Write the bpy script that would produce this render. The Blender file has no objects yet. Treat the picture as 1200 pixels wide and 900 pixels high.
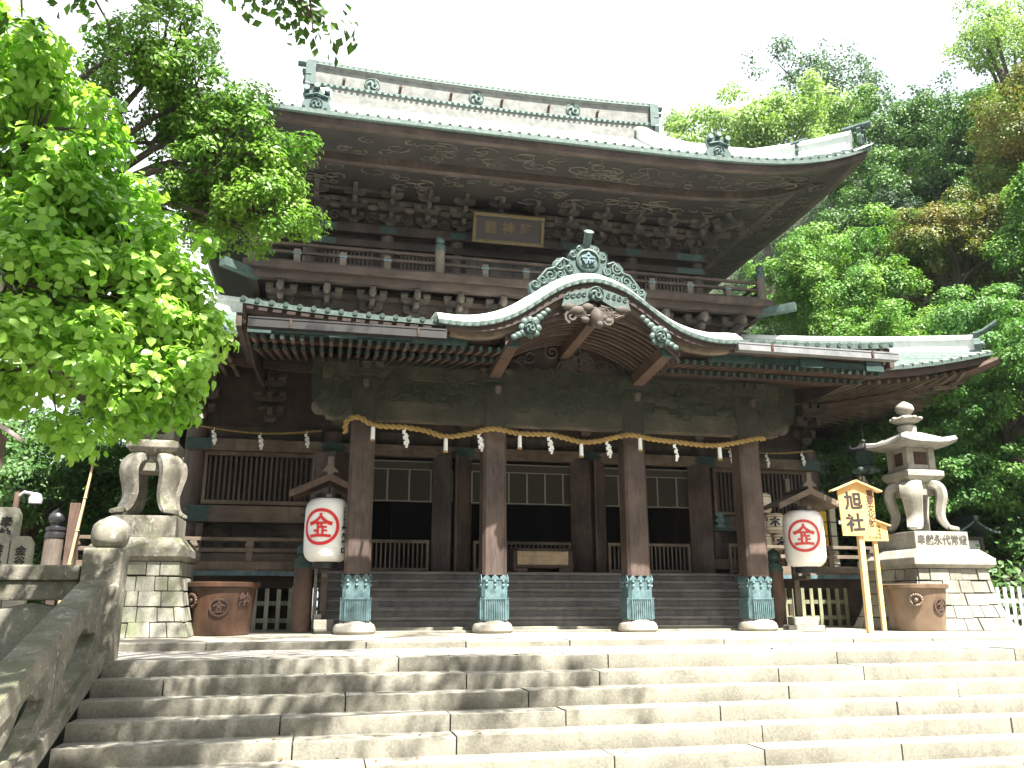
import bpy, bmesh, math, random
import numpy as np
from mathutils import Vector, Matrix, Euler, geometry, noise as mnoise

SC = bpy.context.scene
COL = SC.collection
R = math.radians
random.seed(7)
RNG = np.random.default_rng(7)

# ------------------------------------------------------------------ camera
cam_d = bpy.data.cameras.new('camera')
cam = bpy.data.objects.new('camera', cam_d)
COL.objects.link(cam)
cam.location = (-4.743, -16.690, 0.574)
PITCH, YAW, ROLL = 0.2573, 0.2148, -0.0012
fw = Vector((math.sin(YAW) * math.cos(PITCH), math.cos(YAW) * math.cos(PITCH), math.sin(PITCH)))
rt = Vector((math.cos(YAW), -math.sin(YAW), 0))
up = rt.cross(fw)
r2 = rt * math.cos(ROLL) + up * math.sin(ROLL)
u2 = up * math.cos(ROLL) - rt * math.sin(ROLL)
cam.rotation_euler = Matrix((r2, u2, -fw)).transposed().to_euler()
cam_d.sensor_width = 36
cam_d.lens = 981.1 / 1200 * 36
cam_d.clip_end = 2000
SC.camera = cam

# ------------------------------------------------------------------ light
SUN_EL, SUN_AZ = R(60), R(21)            # azimuth: to the right of straight behind the camera
sdir = Vector((math.sin(SUN_AZ) * math.cos(SUN_EL), -math.cos(SUN_AZ) * math.cos(SUN_EL), math.sin(SUN_EL)))
w = bpy.data.worlds.new('World')
SC.world = w
w.use_nodes = True
wn = w.node_tree.nodes
bg = wn['Background']
sky = wn.new('ShaderNodeTexSky')
sky.sky_type = 'NISHITA'
sky.sun_disc = False
sky.sun_elevation = SUN_EL
sky.sun_rotation = math.atan2(sdir.x, sdir.y)
sky.air_density = 1.0
sky.dust_density = 6.0
sky.ozone_density = 1.0
# thin bright overcast over most of the sky
cl_tc = wn.new('ShaderNodeTexCoord'); cl_n = wn.new('ShaderNodeTexNoise'); cl_r = wn.new('ShaderNodeMapRange'); cl_m = wn.new('ShaderNodeMixRGB')
cl_n.inputs['Scale'].default_value = 2.2; cl_n.inputs['Detail'].default_value = 6
w.node_tree.links.new(cl_tc.outputs['Generated'], cl_n.inputs['Vector'])
cl_r.inputs['From Min'].default_value = .3; cl_r.inputs['From Max'].default_value = .6
cl_r.inputs['To Min'].default_value = .55; cl_r.inputs['To Max'].default_value = .95
w.node_tree.links.new(cl_n.outputs['Fac'], cl_r.inputs['Value'])
w.node_tree.links.new(cl_r.outputs[0], cl_m.inputs[0])
w.node_tree.links.new(sky.outputs[0], cl_m.inputs[1]); cl_m.inputs[2].default_value = (3.3, 3.4, 3.55, 1)
w.node_tree.links.new(cl_m.outputs[0], bg.inputs[0])
bg.inputs[1].default_value = 0.105
sun_d = bpy.data.lights.new('sun', 'SUN')
sun_d.energy = 5.0
sun_d.angle = R(0.6)
sun_d.color = (1.0, 0.95, 0.87)
sun = bpy.data.objects.new('sun', sun_d)
COL.objects.link(sun)
sun.location = (10, -20, 40)
sun.rotation_euler = (-sdir).to_track_quat('-Z', 'Y').to_euler()
SC.view_settings.view_transform = 'Standard'
SC.view_settings.look = 'None'
SC.view_settings.gamma = 1
SC.view_settings.exposure = 2.4
SC.cycles.max_bounces = 7
SC.cycles.diffuse_bounces = 4
SC.cycles.transmission_bounces = 4
SC.cycles.transparent_max_bounces = 12
SC.cycles.use_denoising = True
SC.cycles.sample_clamp_indirect = 6

# ------------------------------------------------------------------ helpers
def tag(o, label=None, cat=None, group=None, kind=None):
    if label: o['label'] = label
    if cat: o['category'] = cat
    if group: o['group'] = group
    if kind: o['kind'] = kind
    return o

def empty(name, loc=(0, 0, 0), rz=0.0, label=None, cat=None, group=None):
    o = bpy.data.objects.new(name, None)
    COL.objects.link(o)
    o.location = loc
    o.rotation_euler = (0, 0, rz)
    return tag(o, label, cat, group)

def dup(o, parent=None, loc=None, rot=None, scale=None):
    c = o.copy()
    COL.objects.link(c)
    if parent is not None: c.parent = parent
    if loc is not None: c.location = loc
    if rot is not None: c.rotation_euler = rot
    if scale is not None: c.scale = scale
    return c

def dup_tree(o, parent=None, loc=None, rot=None):
    c = dup(o, parent, loc, rot)
    for ch in [x for x in o.children]:
        dup_tree(ch, c)
    return c

class MB:
    def __init__(s):
        s.v = []; s.f = []
    def add(s, vs, fs):
        n = len(s.v)
        s.v.extend([tuple(p) for p in vs])
        s.f.extend([tuple(i + n for i in f) for f in fs])
        return s
    def box(s, x0, x1, y0, y1, z0, z1, M=None):
        vs = [Vector(p) for p in ((x0,y0,z0),(x1,y0,z0),(x1,y1,z0),(x0,y1,z0),(x0,y0,z1),(x1,y0,z1),(x1,y1,z1),(x0,y1,z1))]
        if M: vs = [M @ p for p in vs]
        return s.add(vs, [(3,2,1,0),(4,5,6,7),(0,1,5,4),(1,2,6,5),(2,3,7,6),(3,0,4,7)])
    def cbox(s, c, d, M=None):
        return s.box(c[0]-d[0]/2, c[0]+d[0]/2, c[1]-d[1]/2, c[1]+d[1]/2, c[2]-d[2]/2, c[2]+d[2]/2, M)
    def frus(s, c, b, t, h, M=None):
        "tapered block: centre of the bottom, half sizes below and above"
        x, y, z = c
        vs = [Vector(p) for p in ((x-b[0],y-b[1],z),(x+b[0],y-b[1],z),(x+b[0],y+b[1],z),(x-b[0],y+b[1],z),
              (x-t[0],y-t[1],z+h),(x+t[0],y-t[1],z+h),(x+t[0],y+t[1],z+h),(x-t[0],y+t[1],z+h))]
        if M: vs = [M @ p for p in vs]
        return s.add(vs, [(3,2,1,0),(4,5,6,7),(0,1,5,4),(1,2,6,5),(2,3,7,6),(3,0,4,7)])
    def beam(s, a, b, w, h, upv=(0,0,1)):
        a = Vector(a); b = Vector(b); d = (b-a).normalized()
        r = d.cross(Vector(upv)).normalized(); u = r.cross(d)
        vs = []
        for p in (a, b):
            vs += [p - r*w/2 - u*h/2, p + r*w/2 - u*h/2, p + r*w/2 + u*h/2, p - r*w/2 + u*h/2]
        return s.add(vs, [(0,1,2,3),(7,6,5,4),(0,4,5,1),(1,5,6,2),(2,6,7,3),(3,7,4,0)])
    def tube(s, pts, rad, seg=8, cap=True):
        pts = [Vector(p) for p in pts]; n = len(pts)
        rads = rad if hasattr(rad, '__len__') else [rad]*n
        vs = []; prev = None
        for i, p in enumerate(pts):
            d = (pts[min(i+1,n-1)] - pts[max(i-1,0)])
            if d.length < 1e-9: d = Vector((0,0,1))
            d.normalize()
            if prev is None:
                a = Vector((0,0,1)) if abs(d.z) < .9 else Vector((1,0,0))
                r = d.cross(a).normalized()
            else:
                r = (prev - d*prev.dot(d))
                r = r.normalized() if r.length > 1e-6 else d.orthogonal().normalized()
            prev = r; u = d.cross(r)
            for k in range(seg):
                t = 2*math.pi*k/seg
                vs.append(p + (r*math.cos(t) + u*math.sin(t))*rads[i])
        fs = []
        for i in range(n-1):
            for k in range(seg):
                k2 = (k+1) % seg
                fs.append((i*seg+k, i*seg+k2, (i+1)*seg+k2, (i+1)*seg+k))
        if cap:
            fs.append(tuple(range(seg-1,-1,-1))); fs.append(tuple((n-1)*seg+k for k in range(seg)))
        return s.add(vs, fs)
    def lathe(s, prof, seg=24, c=(0,0,0), M=None, ang0=0.0, sq=None):
        vs = []; n = len(prof)
        for r, z in prof:
            for k in range(seg):
                t = ang0 + 2*math.pi*k/seg
                p = Vector((c[0]+r*math.cos(t), c[1]+r*math.sin(t), c[2]+z))
                vs.append(M @ p if M else p)
        fs = []
        for i in range(n-1):
            for k in range(seg):
                k2 = (k+1) % seg
                fs.append((i*seg+k, i*seg+k2, (i+1)*seg+k2, (i+1)*seg+k))
        fs.append(tuple(range(seg-1,-1,-1))); fs.append(tuple((n-1)*seg+k for k in range(seg)))
        return s.add(vs, fs)
    def grid(s, rows, flip=False, closed=False):
        n = len(rows); m = len(rows[0])
        vs = [p for r in rows for p in r]; fs = []
        for i in range(n-1):
            for j in range(m if closed else m-1):
                j2 = (j+1) % m
                q = (i*m+j, i*m+j2, (i+1)*m+j2, (i+1)*m+j)
                fs.append(q[::-1] if flip else q)
        return s.add(vs, fs)
    def prism(s, outer, t, M, holes=()):
        "outline in local x,z; thickness t along local -y..; M places it"
        loops = [[Vector((x, z, 0)) for x, z in outer]] + [[Vector((x, z, 0)) for x, z in h] for h in holes]
        flat = [p for l in loops for p in l]
        tris = geometry.tessellate_polygon(loops)
        n = len(flat)
        vs = [M @ Vector((p.x, 0, p.y)) for p in flat] + [M @ Vector((p.x, t, p.y)) for p in flat]
        fs = [tuple(q) for q in tris] + [tuple(i+n for i in q[::-1]) for q in tris]
        k = 0
        for l in loops:
            m = len(l)
            for i in range(m):
                a, b = k+i, k+(i+1) % m
                fs.append((a, b, b+n, a+n))
            k += m
        return s.add(vs, fs)
    def ball(s, c, r, seg=10, rings=7, sc=(1,1,1)):
        vs = []
        for i in range(rings+1):
            t = math.pi*i/rings
            for k in range(seg):
                a = 2*math.pi*k/seg
                vs.append((c[0]+r*sc[0]*math.sin(t)*math.cos(a), c[1]+r*sc[1]*math.sin(t)*math.sin(a), c[2]+r*sc[2]*math.cos(t)))
        fs = []
        for i in range(rings):
            for k in range(seg):
                k2 = (k+1) % seg
                fs.append((i*seg+k, (i+1)*seg+k, (i+1)*seg+k2, i*seg+k2))
        return s.add(vs, fs)
    def spiral(s, c, r, M=None, turns=1.6, th=.02, sgn=1, a0=0.0, n=18):
        "a carved scroll in the x,z plane"
        pts = []; rd = []
        for i in range(n):
            f = i/(n-1); a = a0 + sgn*turns*2*math.pi*f; q = r*(1-f*.85)
            p = Vector((c[0]+q*math.cos(a), c[1]-.3*th*f, c[2]+q*math.sin(a)))
            pts.append(M @ p if M else p); rd.append(th*(1-.45*f))
        return s.tube(pts, rd, 5)
    def build(s, name, mat, parent=None, smooth=False, bevel=0.0, angle=None, loc=None, rot=None, fix=True):
        me = bpy.data.meshes.new(name)
        me.from_pydata(s.v, [], s.f)
        if fix:
            bm = bmesh.new(); bm.from_mesh(me)
            bmesh.ops.recalc_face_normals(bm, faces=bm.faces)
            if bevel > 0:
                es = [e for e in bm.edges if len(e.link_faces) == 2 and e.calc_face_angle(0) > .5]
                bmesh.ops.bevel(bm, geom=es, offset=bevel, segments=2, affect='EDGES', profile=.6, clamp_overlap=True)
            bm.to_mesh(me); bm.free()
        me.materials.append(mat)
        if smooth:
            for p in me.polygons: p.use_smooth = True
            if angle is None: angle = 40
            try: me.set_sharp_from_angle(angle=R(angle))
            except Exception: pass
        o = bpy.data.objects.new(name, me)
        COL.objects.link(o)
        if parent is not None: o.parent = parent
        if loc is not None: o.location = loc
        if rot is not None: o.rotation_euler = rot
        return o

def text_part(name, body, size, mat, parent, M, offset=0.0, depth=.004, sx=1.0):
    cu = bpy.data.curves.new(name, 'FONT')
    cu.body = body; cu.size = size; cu.offset = offset; cu.extrude = depth
    cu.align_x = 'CENTER'; cu.align_y = 'CENTER'; cu.resolution_u = 3
    tmp = bpy.data.objects.new(name + '_tmp', cu)
    COL.objects.link(tmp)
    dg = bpy.context.evaluated_depsgraph_get()
    me = bpy.data.meshes.new_from_object(tmp.evaluated_get(dg))
    bpy.data.objects.remove(tmp); bpy.data.curves.remove(cu)
    me.transform(Matrix.Diagonal((sx, 1, 1, 1)))
    # font lies in x,y facing +z: turn it to stand in x,z facing -y
    me.transform(Matrix.Rotation(R(90), 4, 'X'))
    me.transform(M)
    me.materials.clear(); me.materials.append(mat)
    o = bpy.data.objects.new(name, me)
    COL.objects.link(o); o.parent = parent
    return o

T = Matrix.Translation
def RZ(a): return Matrix.Rotation(a, 4, 'Z')
def RX(a): return Matrix.Rotation(a, 4, 'X')
def RY(a): return Matrix.Rotation(a, 4, 'Y')

# ------------------------------------------------------------------ materials
def newmat(name):
    m = bpy.data.materials.new(name)
    m.use_nodes = True
    nt = m.node_tree
    return m, nt, nt.nodes['Principled BSDF']

def N(nt, t, **kw):
    n = nt.nodes.new(t)
    for k, v in kw.items():
        if k in n.inputs: n.inputs[k].default_value = v
        else: setattr(n, k, v)
    return n

def ramp(nt, fac, stops):
    r = nt.nodes.new('ShaderNodeValToRGB')
    el = r.color_ramp.elements
    while len(el) < len(stops): el.new(.5)
    for e, (p, c) in zip(el, stops):
        e.position = p; e.color = (*c, 1)
    nt.links.new(fac, r.inputs[0])
    return r.outputs[0]

def coords(nt, scale=(1,1,1), rand=True):
    tc = N(nt, 'ShaderNodeTexCoord'); mp = N(nt, 'ShaderNodeMapping')
    mp.inputs['Scale'].default_value = scale
    nt.links.new(tc.outputs['Object'], mp.inputs['Vector'])
    if rand:
        oi = N(nt, 'ShaderNodeObjectInfo'); va = N(nt, 'ShaderNodeVectorMath', operation='SCALE')
        cb = N(nt, 'ShaderNodeCombineXYZ')
        for i in range(3): nt.links.new(oi.outputs['Random'], cb.inputs[i])
        nt.links.new(cb.outputs[0], va.inputs[0]); va.inputs['Scale'].default_value = 37.0
        nt.links.new(va.outputs[0], mp.inputs['Location'])
    return mp.outputs[0]

def nz(nt, vec, scale, detail=6, rough=.6, dist=0.0):
    n = N(nt, 'ShaderNodeTexNoise')
    n.inputs['Scale'].default_value = scale; n.inputs['Detail'].default_value = detail
    n.inputs['Roughness'].default_value = rough; n.inputs['Distortion'].default_value = dist
    nt.links.new(vec, n.inputs['Vector'])
    return n.outputs['Fac']

def mix(nt, fac, a, b, mode='MIX'):
    m = N(nt, 'ShaderNodeMixRGB', blend_type=mode)
    for s, v in ((m.inputs[0], fac), (m.inputs[1], a), (m.inputs[2], b)):
        if isinstance(v, (int, float)): s.default_value = v
        elif isinstance(v, tuple): s.default_value = (*v, 1)
        else: nt.links.new(v, s)
    return m.outputs[0]

def bump(nt, bs, h, strength=.3, dist=.01):
    b = N(nt, 'ShaderNodeBump'); b.inputs['Strength'].default_value = strength; b.inputs['Distance'].default_value = dist
    nt.links.new(h, b.inputs['Height']); nt.links.new(b.outputs[0], bs.inputs['Normal'])

def wood(name, dark, light, grain='x', rough=.78, gscale=9, grey=None):
    m, nt, bs = newmat(name)
    sc = {'x': (.12,1,1), 'y': (1,.12,1), 'z': (1,1,.12)}[grain]
    v = coords(nt, sc)
    f = nz(nt, v, gscale*2.6, 8, .65, .6)
    c = ramp(nt, f, [(.25, dark), (.5, tuple((a+b)/2 for a, b in zip(dark, light))), (.78, light)])
    v2 = coords(nt)
    big = nz(nt, v2, 1.1, 4, .6)
    g = grey or tuple(min(1, a*1.7+.02) for a in light)
    c = mix(nt, ramp(nt, big, [(.45, (0,0,0)), (.72, (.55,.55,.55))]), c, g)
    st = nz(nt, coords(nt, (3,3,.5)), 1.5, 5, .6)
    c = mix(nt, ramp(nt, st, [(.52, (0,0,0)), (.75, (.6,.6,.6))]), c, tuple(a*.45 for a in dark))
    nt.links.new(c, bs.inputs['Base Color']); bs.inputs['Roughness'].default_value = rough
    bump(nt, bs, f, .35, .006)
    return m

def stone(name, a, b, spots=(.05,.05,.045), moss=None, scale=3.0, rough=.9, island=0.0, spot_amt=.5, lichen=None):
    m, nt, bs = newmat(name)
    v = coords(nt)
    f = nz(nt, v, scale, 8, .65)
    c = ramp(nt, f, [(.3, a), (.7, b)])
    fine = nz(nt, v, scale*22, 3, .7)
    c = mix(nt, .55, c, ramp(nt, fine, [(.3, (.35,.35,.35)), (.65, (1,1,1))]), 'MULTIPLY')
    s = nz(nt, v, scale*2.1, 10, .75, .4)
    c = mix(nt, ramp(nt, s, [(.56, (0,0,0)), (.68, (spot_amt,)*3)]), c, spots)
    if island > 0:
        g = N(nt, 'ShaderNodeNewGeometry')
        c = mix(nt, island, c, ramp(nt, g.outputs['Random Per Island'], [(0, (.45,.44,.4)), (1, (1,1,1))]), 'MULTIPLY')
    if lichen:
        l_ = nz(nt, v, scale*3.4, 7, .7, .8); c = mix(nt, ramp(nt, l_, [(.57, (0,0,0)), (.63, (.7,.7,.7))]), c, lichen)
    if moss:
        g = N(nt, 'ShaderNodeNewGeometry'); sx = N(nt, 'ShaderNodeSeparateXYZ')
        nt.links.new(g.outputs['Normal'], sx.inputs[0])
        mm = nz(nt, v, scale*.9, 8, .7)
        ad = N(nt, 'ShaderNodeMath', operation='MULTIPLY_ADD'); ad.inputs[1].default_value = .12
        nt.links.new(sx.outputs[2], ad.inputs[0]); nt.links.new(mm, ad.inputs[2])
        c = mix(nt, ramp(nt, ad.outputs[0], [(.5, (0,0,0)), (.66, (.75,.75,.75))]), c, moss)
    nt.links.new(c, bs.inputs['Base Color']); bs.inputs['Roughness'].default_value = rough
    bump(nt, bs, mix(nt, .5, f, fine), .5, .012)
    return m

def patina(name, a, b, dark=(.03,.05,.045), scale=4, rough=.55, streak=True, metallic=.15):
    m, nt, bs = newmat(name)
    v = coords(nt)
    f = nz(nt, v, scale, 8, .65)
    c = ramp(nt, f, [(.3, a), (.7, b)])
    s = nz(nt, coords(nt, (4,4,.5) if streak else (1,1,1)), scale*1.2, 6, .7)
    c = mix(nt, ramp(nt, s, [(.52, (0,0,0)), (.72, (.7,.7,.7))]), c, dark)
    nt.links.new(c, bs.inputs['Base Color']); bs.inputs['Roughness'].default_value = rough
    bs.inputs['Metallic'].default_value = metallic
    bump(nt, bs, f, .25, .006)
    return m

def plain(name, c, rough=.6, var=.25, scale=6, metallic=0.0, trans=0.0):
    m, nt, bs = newmat(name)
    v = coords(nt)
    f = nz(nt, v, scale, 6, .6)
    col = ramp(nt, f, [(.3, tuple(x*(1-var) for x in c)), (.7, tuple(min(1, x*(1+var*.6)) for x in c))])
    nt.links.new(col, bs.inputs['Base Color']); bs.inputs['Roughness'].default_value = rough
    bs.inputs['Metallic'].default_value = metallic
    return m

def leafmat(name, a, b, c3, trans=.45, rough=.5, spec=.3):
    "a,b ordinary leaf colours, c3 young growth seen in patches"
    m, nt, bs = newmat(name)
    g = N(nt, 'ShaderNodeNewGeometry')
    col = ramp(nt, g.outputs['Random Per Island'], [(0, a), (1, b)])
    tc = N(nt, 'ShaderNodeTexCoord')
    f = nz(nt, tc.outputs['Object'], .9, 4, .6)
    col = mix(nt, ramp(nt, f, [(.42, (0,0,0)), (.62, (1,1,1))]), col, c3)
    nt.links.new(col, bs.inputs['Base Color']); bs.inputs['Roughness'].default_value = rough
    bs.inputs['Specular IOR Level'].default_value = spec
    tr = N(nt, 'ShaderNodeBsdfTranslucent')
    tcol = mix(nt, 1.0, col, (1.0, 1.15, .5), 'MULTIPLY')
    nt.links.new(tcol, tr.inputs[0])
    ms = N(nt, 'ShaderNodeMixShader'); ms.inputs[0].default_value = trans
    nt.links.new(bs.outputs[0], ms.inputs[1]); nt.links.new(tr.outputs[0], ms.inputs[2])
    nt.links.new(ms.outputs[0], nt.nodes['Material Output'].inputs[0])
    return m

WD = (.014,.008,.0055); WL = (.054,.034,.024)
M_woodx = wood('aged_timber_x', WD, WL, 'x')
M_woody = wood('aged_timber_y', WD, WL, 'y')
M_woodz = wood('aged_timber_z', (.013,.0075,.0055), (.086,.056,.044), 'z', rough=.6)
M_woodpale = wood('weathered_timber', (.042,.030,.021), (.15,.112,.08), 'x')
M_woodpalez = wood('weathered_timber_z', (.048,.038,.030), (.125,.10,.078), 'z')
M_carve = wood('carved_timber', (.011,.008,.006), (.078,.060,.046), 'x', gscale=5)
M_step = wood('stair_timber', (.075,.068,.064), (.20,.185,.176), 'x', gscale=11, grey=(.29,.275,.265))
M_relief_hi = wood('highlit_relief_timber', (.02,.015,.011), (.085,.066,.048), 'x', gscale=5)  # paler than the soffit: edge highlight of the scrolls put into the colour
M_redwood = wood('reddish_timber', (.036,.020,.014), (.095,.055,.038), 'z')
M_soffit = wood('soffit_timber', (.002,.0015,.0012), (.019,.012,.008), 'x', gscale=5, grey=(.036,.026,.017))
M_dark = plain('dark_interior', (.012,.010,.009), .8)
M_patina = patina('green_copper', (.020,.040,.034), (.072,.115,.10), dark=(.006,.010,.009), scale=10)
M_patd = patina('dark_copper', (.010,.028,.025), (.032,.072,.064), scale=8)
M_patb = patina('pale_copper', (.034,.072,.080), (.125,.205,.22), dark=(.009,.022,.024), scale=7)
M_roof = patina('roof_copper', (.44,.48,.45), (.60,.63,.59), dark=(.28,.34,.31), scale=1.2, rough=.6, metallic=0)
M_rooftile = patina('eave_copper', (.04,.068,.058), (.12,.165,.145), dark=(.014,.024,.02), scale=10)
M_ridge = stone('ridge_panel', (.10,.105,.10), (.215,.22,.205), spots=(.04,.06,.05), scale=5)
M_gold = plain('gilt', (.11,.075,.03), .45, .45, 20, .4)
M_lead = plain('grey_gutter', (.17,.175,.18), .5, .3, 4, .2)
M_gutd = plain('dark_gutter', (.018,.017,.018), .5, .3, 4, .1)
M_white = plain('white_paper', (.82,.82,.80), .8, .05)
M_red = plain('red_mark', (.62,.02,.025), .7, .12)
M_black = plain('black_ink', (.012,.011,.011), .7)
M_blackm = plain('black_lacquer', (.02,.02,.022), .35)
M_step_stone = stone('step_granite', (.15,.143,.116), (.32,.305,.25), spots=(.07,.065,.05), scale=1.7, island=.3, spot_amt=.5)
M_stone_moss = stone('mossy_granite', (.13,.12,.10), (.29,.27,.22), spots=(.04,.036,.03), moss=(.065,.075,.03), scale=3.2, spot_amt=.8, lichen=(.42,.41,.36))
M_stone_roof = stone('weathered_granite', (.16,.155,.14), (.36,.345,.31), spots=(.06,.06,.05), scale=3, spot_amt=.6)
M_stone = stone('lantern_granite', (.21,.20,.165), (.38,.36,.31), spots=(.06,.06,.05), scale=2.8, spot_amt=.7)
M_stone_wall = stone('wall_granite', (.17,.165,.135), (.34,.325,.275), spots=(.06,.065,.045), moss=None, scale=2.2, island=.45)
M_stone_wallm = stone('mossy_wall_granite', (.22,.215,.18), (.40,.39,.33), spots=(.07,.08,.05), moss=(.10,.12,.05), scale=1.6, island=.4)
M_gravel = stone('gravel', (.15,.14,.125), (.30,.28,.25), spots=(.08,.075,.06), scale=9, spot_amt=.6)
M_plaza = stone('plaza_paving', (.26,.24,.19), (.40,.37,.30), spots=(.16,.15,.11), scale=1.3, spot_amt=.4)
M_soil = stone('soil', (.022,.028,.012), (.04,.05,.02), spots=(.03,.04,.018), scale=1.0)
M_straw = wood('straw_rope', (.14,.085,.022), (.36,.24,.075), 'x', gscale=16, grey=(.38,.27,.10))
M_clay = None
# ================================================================== SETTING
def hillh(x, y):
    yy = min(max(y, -40), 45)
    a = (x - 10.5) + .25*(yy - 2)
    h = 0.0
    if a > 0: h = 1.1*a*a/(a+1.5)
    return min(h, 34)
def groundh(x, y):
    if y < -6.6:
        t = min(1, (-6.6 - y)/3.4)
        return -.14 - 1.25*t
    return -.12
mb = MB()
xs = np.concatenate([np.linspace(-420,-40,12), np.linspace(-34,34,60), np.linspace(40,420,12)])
ys = np.concatenate([np.linspace(-420,-40,12), np.linspace(-32,40,70), np.linspace(46,420,12)])
mb.grid([[(x, y, groundh(x, y)) for x in xs] for y in ys])
g = mb.build('ground', M_soil, smooth=True); tag(g, kind='structure')
mb = MB()
hx = np.linspace(8, 75, 50); hy = np.linspace(-30, 70, 60)
mb.grid([[(x, y, hillh(x, y) - .4 + .5*mnoise.noise(Vector((x*.3, y*.3, 0)))) for x in hx] for y in hy])
h = mb.build('hill', M_soil, smooth=True); tag(h, kind='structure')

# paving of the precinct, then the gravel strip in front of its kerb
mb = MB()
mb.box(-16, 20, -4.45, 22, -.12, .03)
o = mb.build('plaza', M_plaza); tag(o, kind='structure')
mb = MB()
x = -16.0
while x < 20:
    L = random.uniform(1.3, 2.6); x1 = min(20, x+L)
    mb.box(x+.006, x1-.006, -4.75+random.uniform(-.01,.01), -4.42, -.12, .088+random.uniform(-.012,.01) - .05*max(0,(x+1))/12); x = x1
o = mb.build('plaza_kerb', M_step_stone, bevel=.014); tag(o, kind='structure')
mb = MB()
gx = np.linspace(-14, 18, 180); gy = np.linspace(-6.72, -4.7, 16)
mb.grid([[(x, y, -.004 + .012*mnoise.noise(Vector((x*2.1, y*2.1, 0))) + (.03*max(0,(x-1))/8)) for x in gx] for y in gy])
o = mb.build('gravel_path', M_gravel, smooth=True); tag(o, kind='structure')

# stone steps: rows of long blocks with open joints, worn and slightly uneven
STEP_Y0, STEP_Z0, RISE, TREAD = -7.0, .012, .155, .36
mb = MB()
for k in range(8):
    x = -6.93; y0 = STEP_Y0 - TREAD*k; z1 = STEP_Z0 - RISE*k
    x -= random.uniform(0, 1.2) if k % 2 else 0
    while x < 17:
        L = random.uniform(1.1, 3.3); x1 = x + L; xa = max(x, -6.93)
        dz = random.uniform(-.006, .006); dy = random.uniform(-.008, .008)
        if x1 > -6.85:
            mb.box(xa+.006, x1-.006, y0+dy, y0+.46, z1-RISE-.03, z1+dz)
        x = x1
o = mb.build('steps', M_step_stone, bevel=.010, smooth=True, angle=30); tag(o, kind='structure')
mb = MB()
mb.box(-7.4, 17.5, -40, STEP_Y0-TREAD*8+.5, -1.5, STEP_Z0-RISE*8)
o = mb.build('landing', M_gravel); tag(o, kind='structure')
# dark bedding under the steps so that the joints read dark
mb = MB()
rows = []
for k in range(8):
    y0 = STEP_Y0 - TREAD*k + .03; z1 = STEP_Z0 - RISE*k - .03
    rows.append([(-6.7, y0, z1), (17, y0, z1)]); rows.append([(-6.7, y0, z1-RISE), (17, y0, z1-RISE)])
mb.grid(rows)
o = mb.build('stair_bed', M_soil); tag(o, kind='structure')
# ================================================================== THE HALL
hall = empty('shrine_hall', (0, 0, 0), 0, 'two storeyed dark timber shrine hall with a curved central gable and green copper roofs', 'shrine hall')
CY = 9.0

def loop(xh, yf, yb, zf, zs, zt, p=4.0, n=28, flare=0.0, left=None):
    "closed rectangular loop, corners swept up to zt; front, right, back, left (left may have its own heights)"
    out = []
    zsl, ztl = left or (zs, zt)
    def z(mid, t, tip): return mid + (tip-mid)*abs(t)**p
    ym = (yf+yb)/2; yh = (yb-yf)/2
    for i in range(n):
        t = -1 + 2*i/n; fl = flare*abs(t)**6; out.append((xh*t*(1+fl/xh), yf-fl, z(zf, t, zt if t > 0 else ztl)))
    for i in range(n):
        t = -1 + 2*i/n; fl = flare*abs(t)**6; out.append((xh+fl, ym+yh*t, z(zs, t, zt)))
    for i in range(n):
        t = 1 - 2*i/n; out.append((xh*t, yb, z(zf, t, zt if t > 0 else ztl)))
    for i in range(n):
        t = 1 - 2*i/n; fl = flare*abs(t)**6; out.append((-xh-fl, ym+yh*t, z(zsl, t, ztl)))
    return out

# ---------------------------------------------------------------- floor, stair, veranda
mb = MB()
mb.box(-4.95, 4.95, 2.42, 3.4, 1.19, 1.29)
mb.box(-10.3, 10.3, 3.402, 16.9, 1.18, 1.288)
mb.box(-10.3, -4.952, 2.2, 3.4, 1.18, 1.286)
mb.box(4.952, 10.3, 2.2, 3.4, 1.18, 1.286)
mb.build('veranda_floor', M_woodpale, hall, bevel=.008)
mb = MB()
for s in (-1, 1):
    mb.box(min(s*5.0, s*10.32), max(s*5.0, s*10.32), 2.17, 2.198, 1.165, 1.255)
    mb.box(s*10.31-.012, s*10.31+.012, 2.2, 16.9, 1.165, 1.255)
mb.build('floor_edge_strip', M_patb, hall)
for s in (-1, 1):
    mb = MB(); mb.box(min(s*5.0, s*10.2), max(s*5.0, s*10.2), 2.45, 2.6, .92, 1.17); mb.build('veranda_beam', M_woodx, hall)
    mb = MB(); mb.box(min(s*5.0, s*10.2), max(s*5.0, s*10.2), 4.0, 4.1, .03, 1.17); mb.build('crawlspace_wall', M_woodx, hall)
    for k in range(5):
        mb = MB(); mb.box(s*(5.15+k*1.25)-.09, s*(5.15+k*1.25)+.09, 2.42, 2.6, .03, .92); mb.build('veranda_post', M_woodx, hall)
mb = MB()
mb.box(-4.9, 4.9, .5, .92, .03, .135)
mb.box(-4.9, 4.9, .3, .498, .03, .075)
mb.build('stone_sill', M_step_stone, hall, bevel=.012)
mb = MB()
for k in range(6):
    y0 = .9 + k*.3; z1 = .135 + (k+1)*(1.29-.135)/6 - (.012 if k == 5 else 0)
    mb.box(-4.88, 4.88, y0-.035, y0+.34, z1-.065, z1)
    mb.box(-4.86, 4.86, y0, y0+.04, z1-.20, z1-.067)
mb.box(-4.95, -4.89, .8, 2.5, .1, 1.27); mb.box(4.89, 4.95, .8, 2.5, .1, 1.27)
mb.build('wooden_stair', M_step, hall, bevel=.008)

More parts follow.
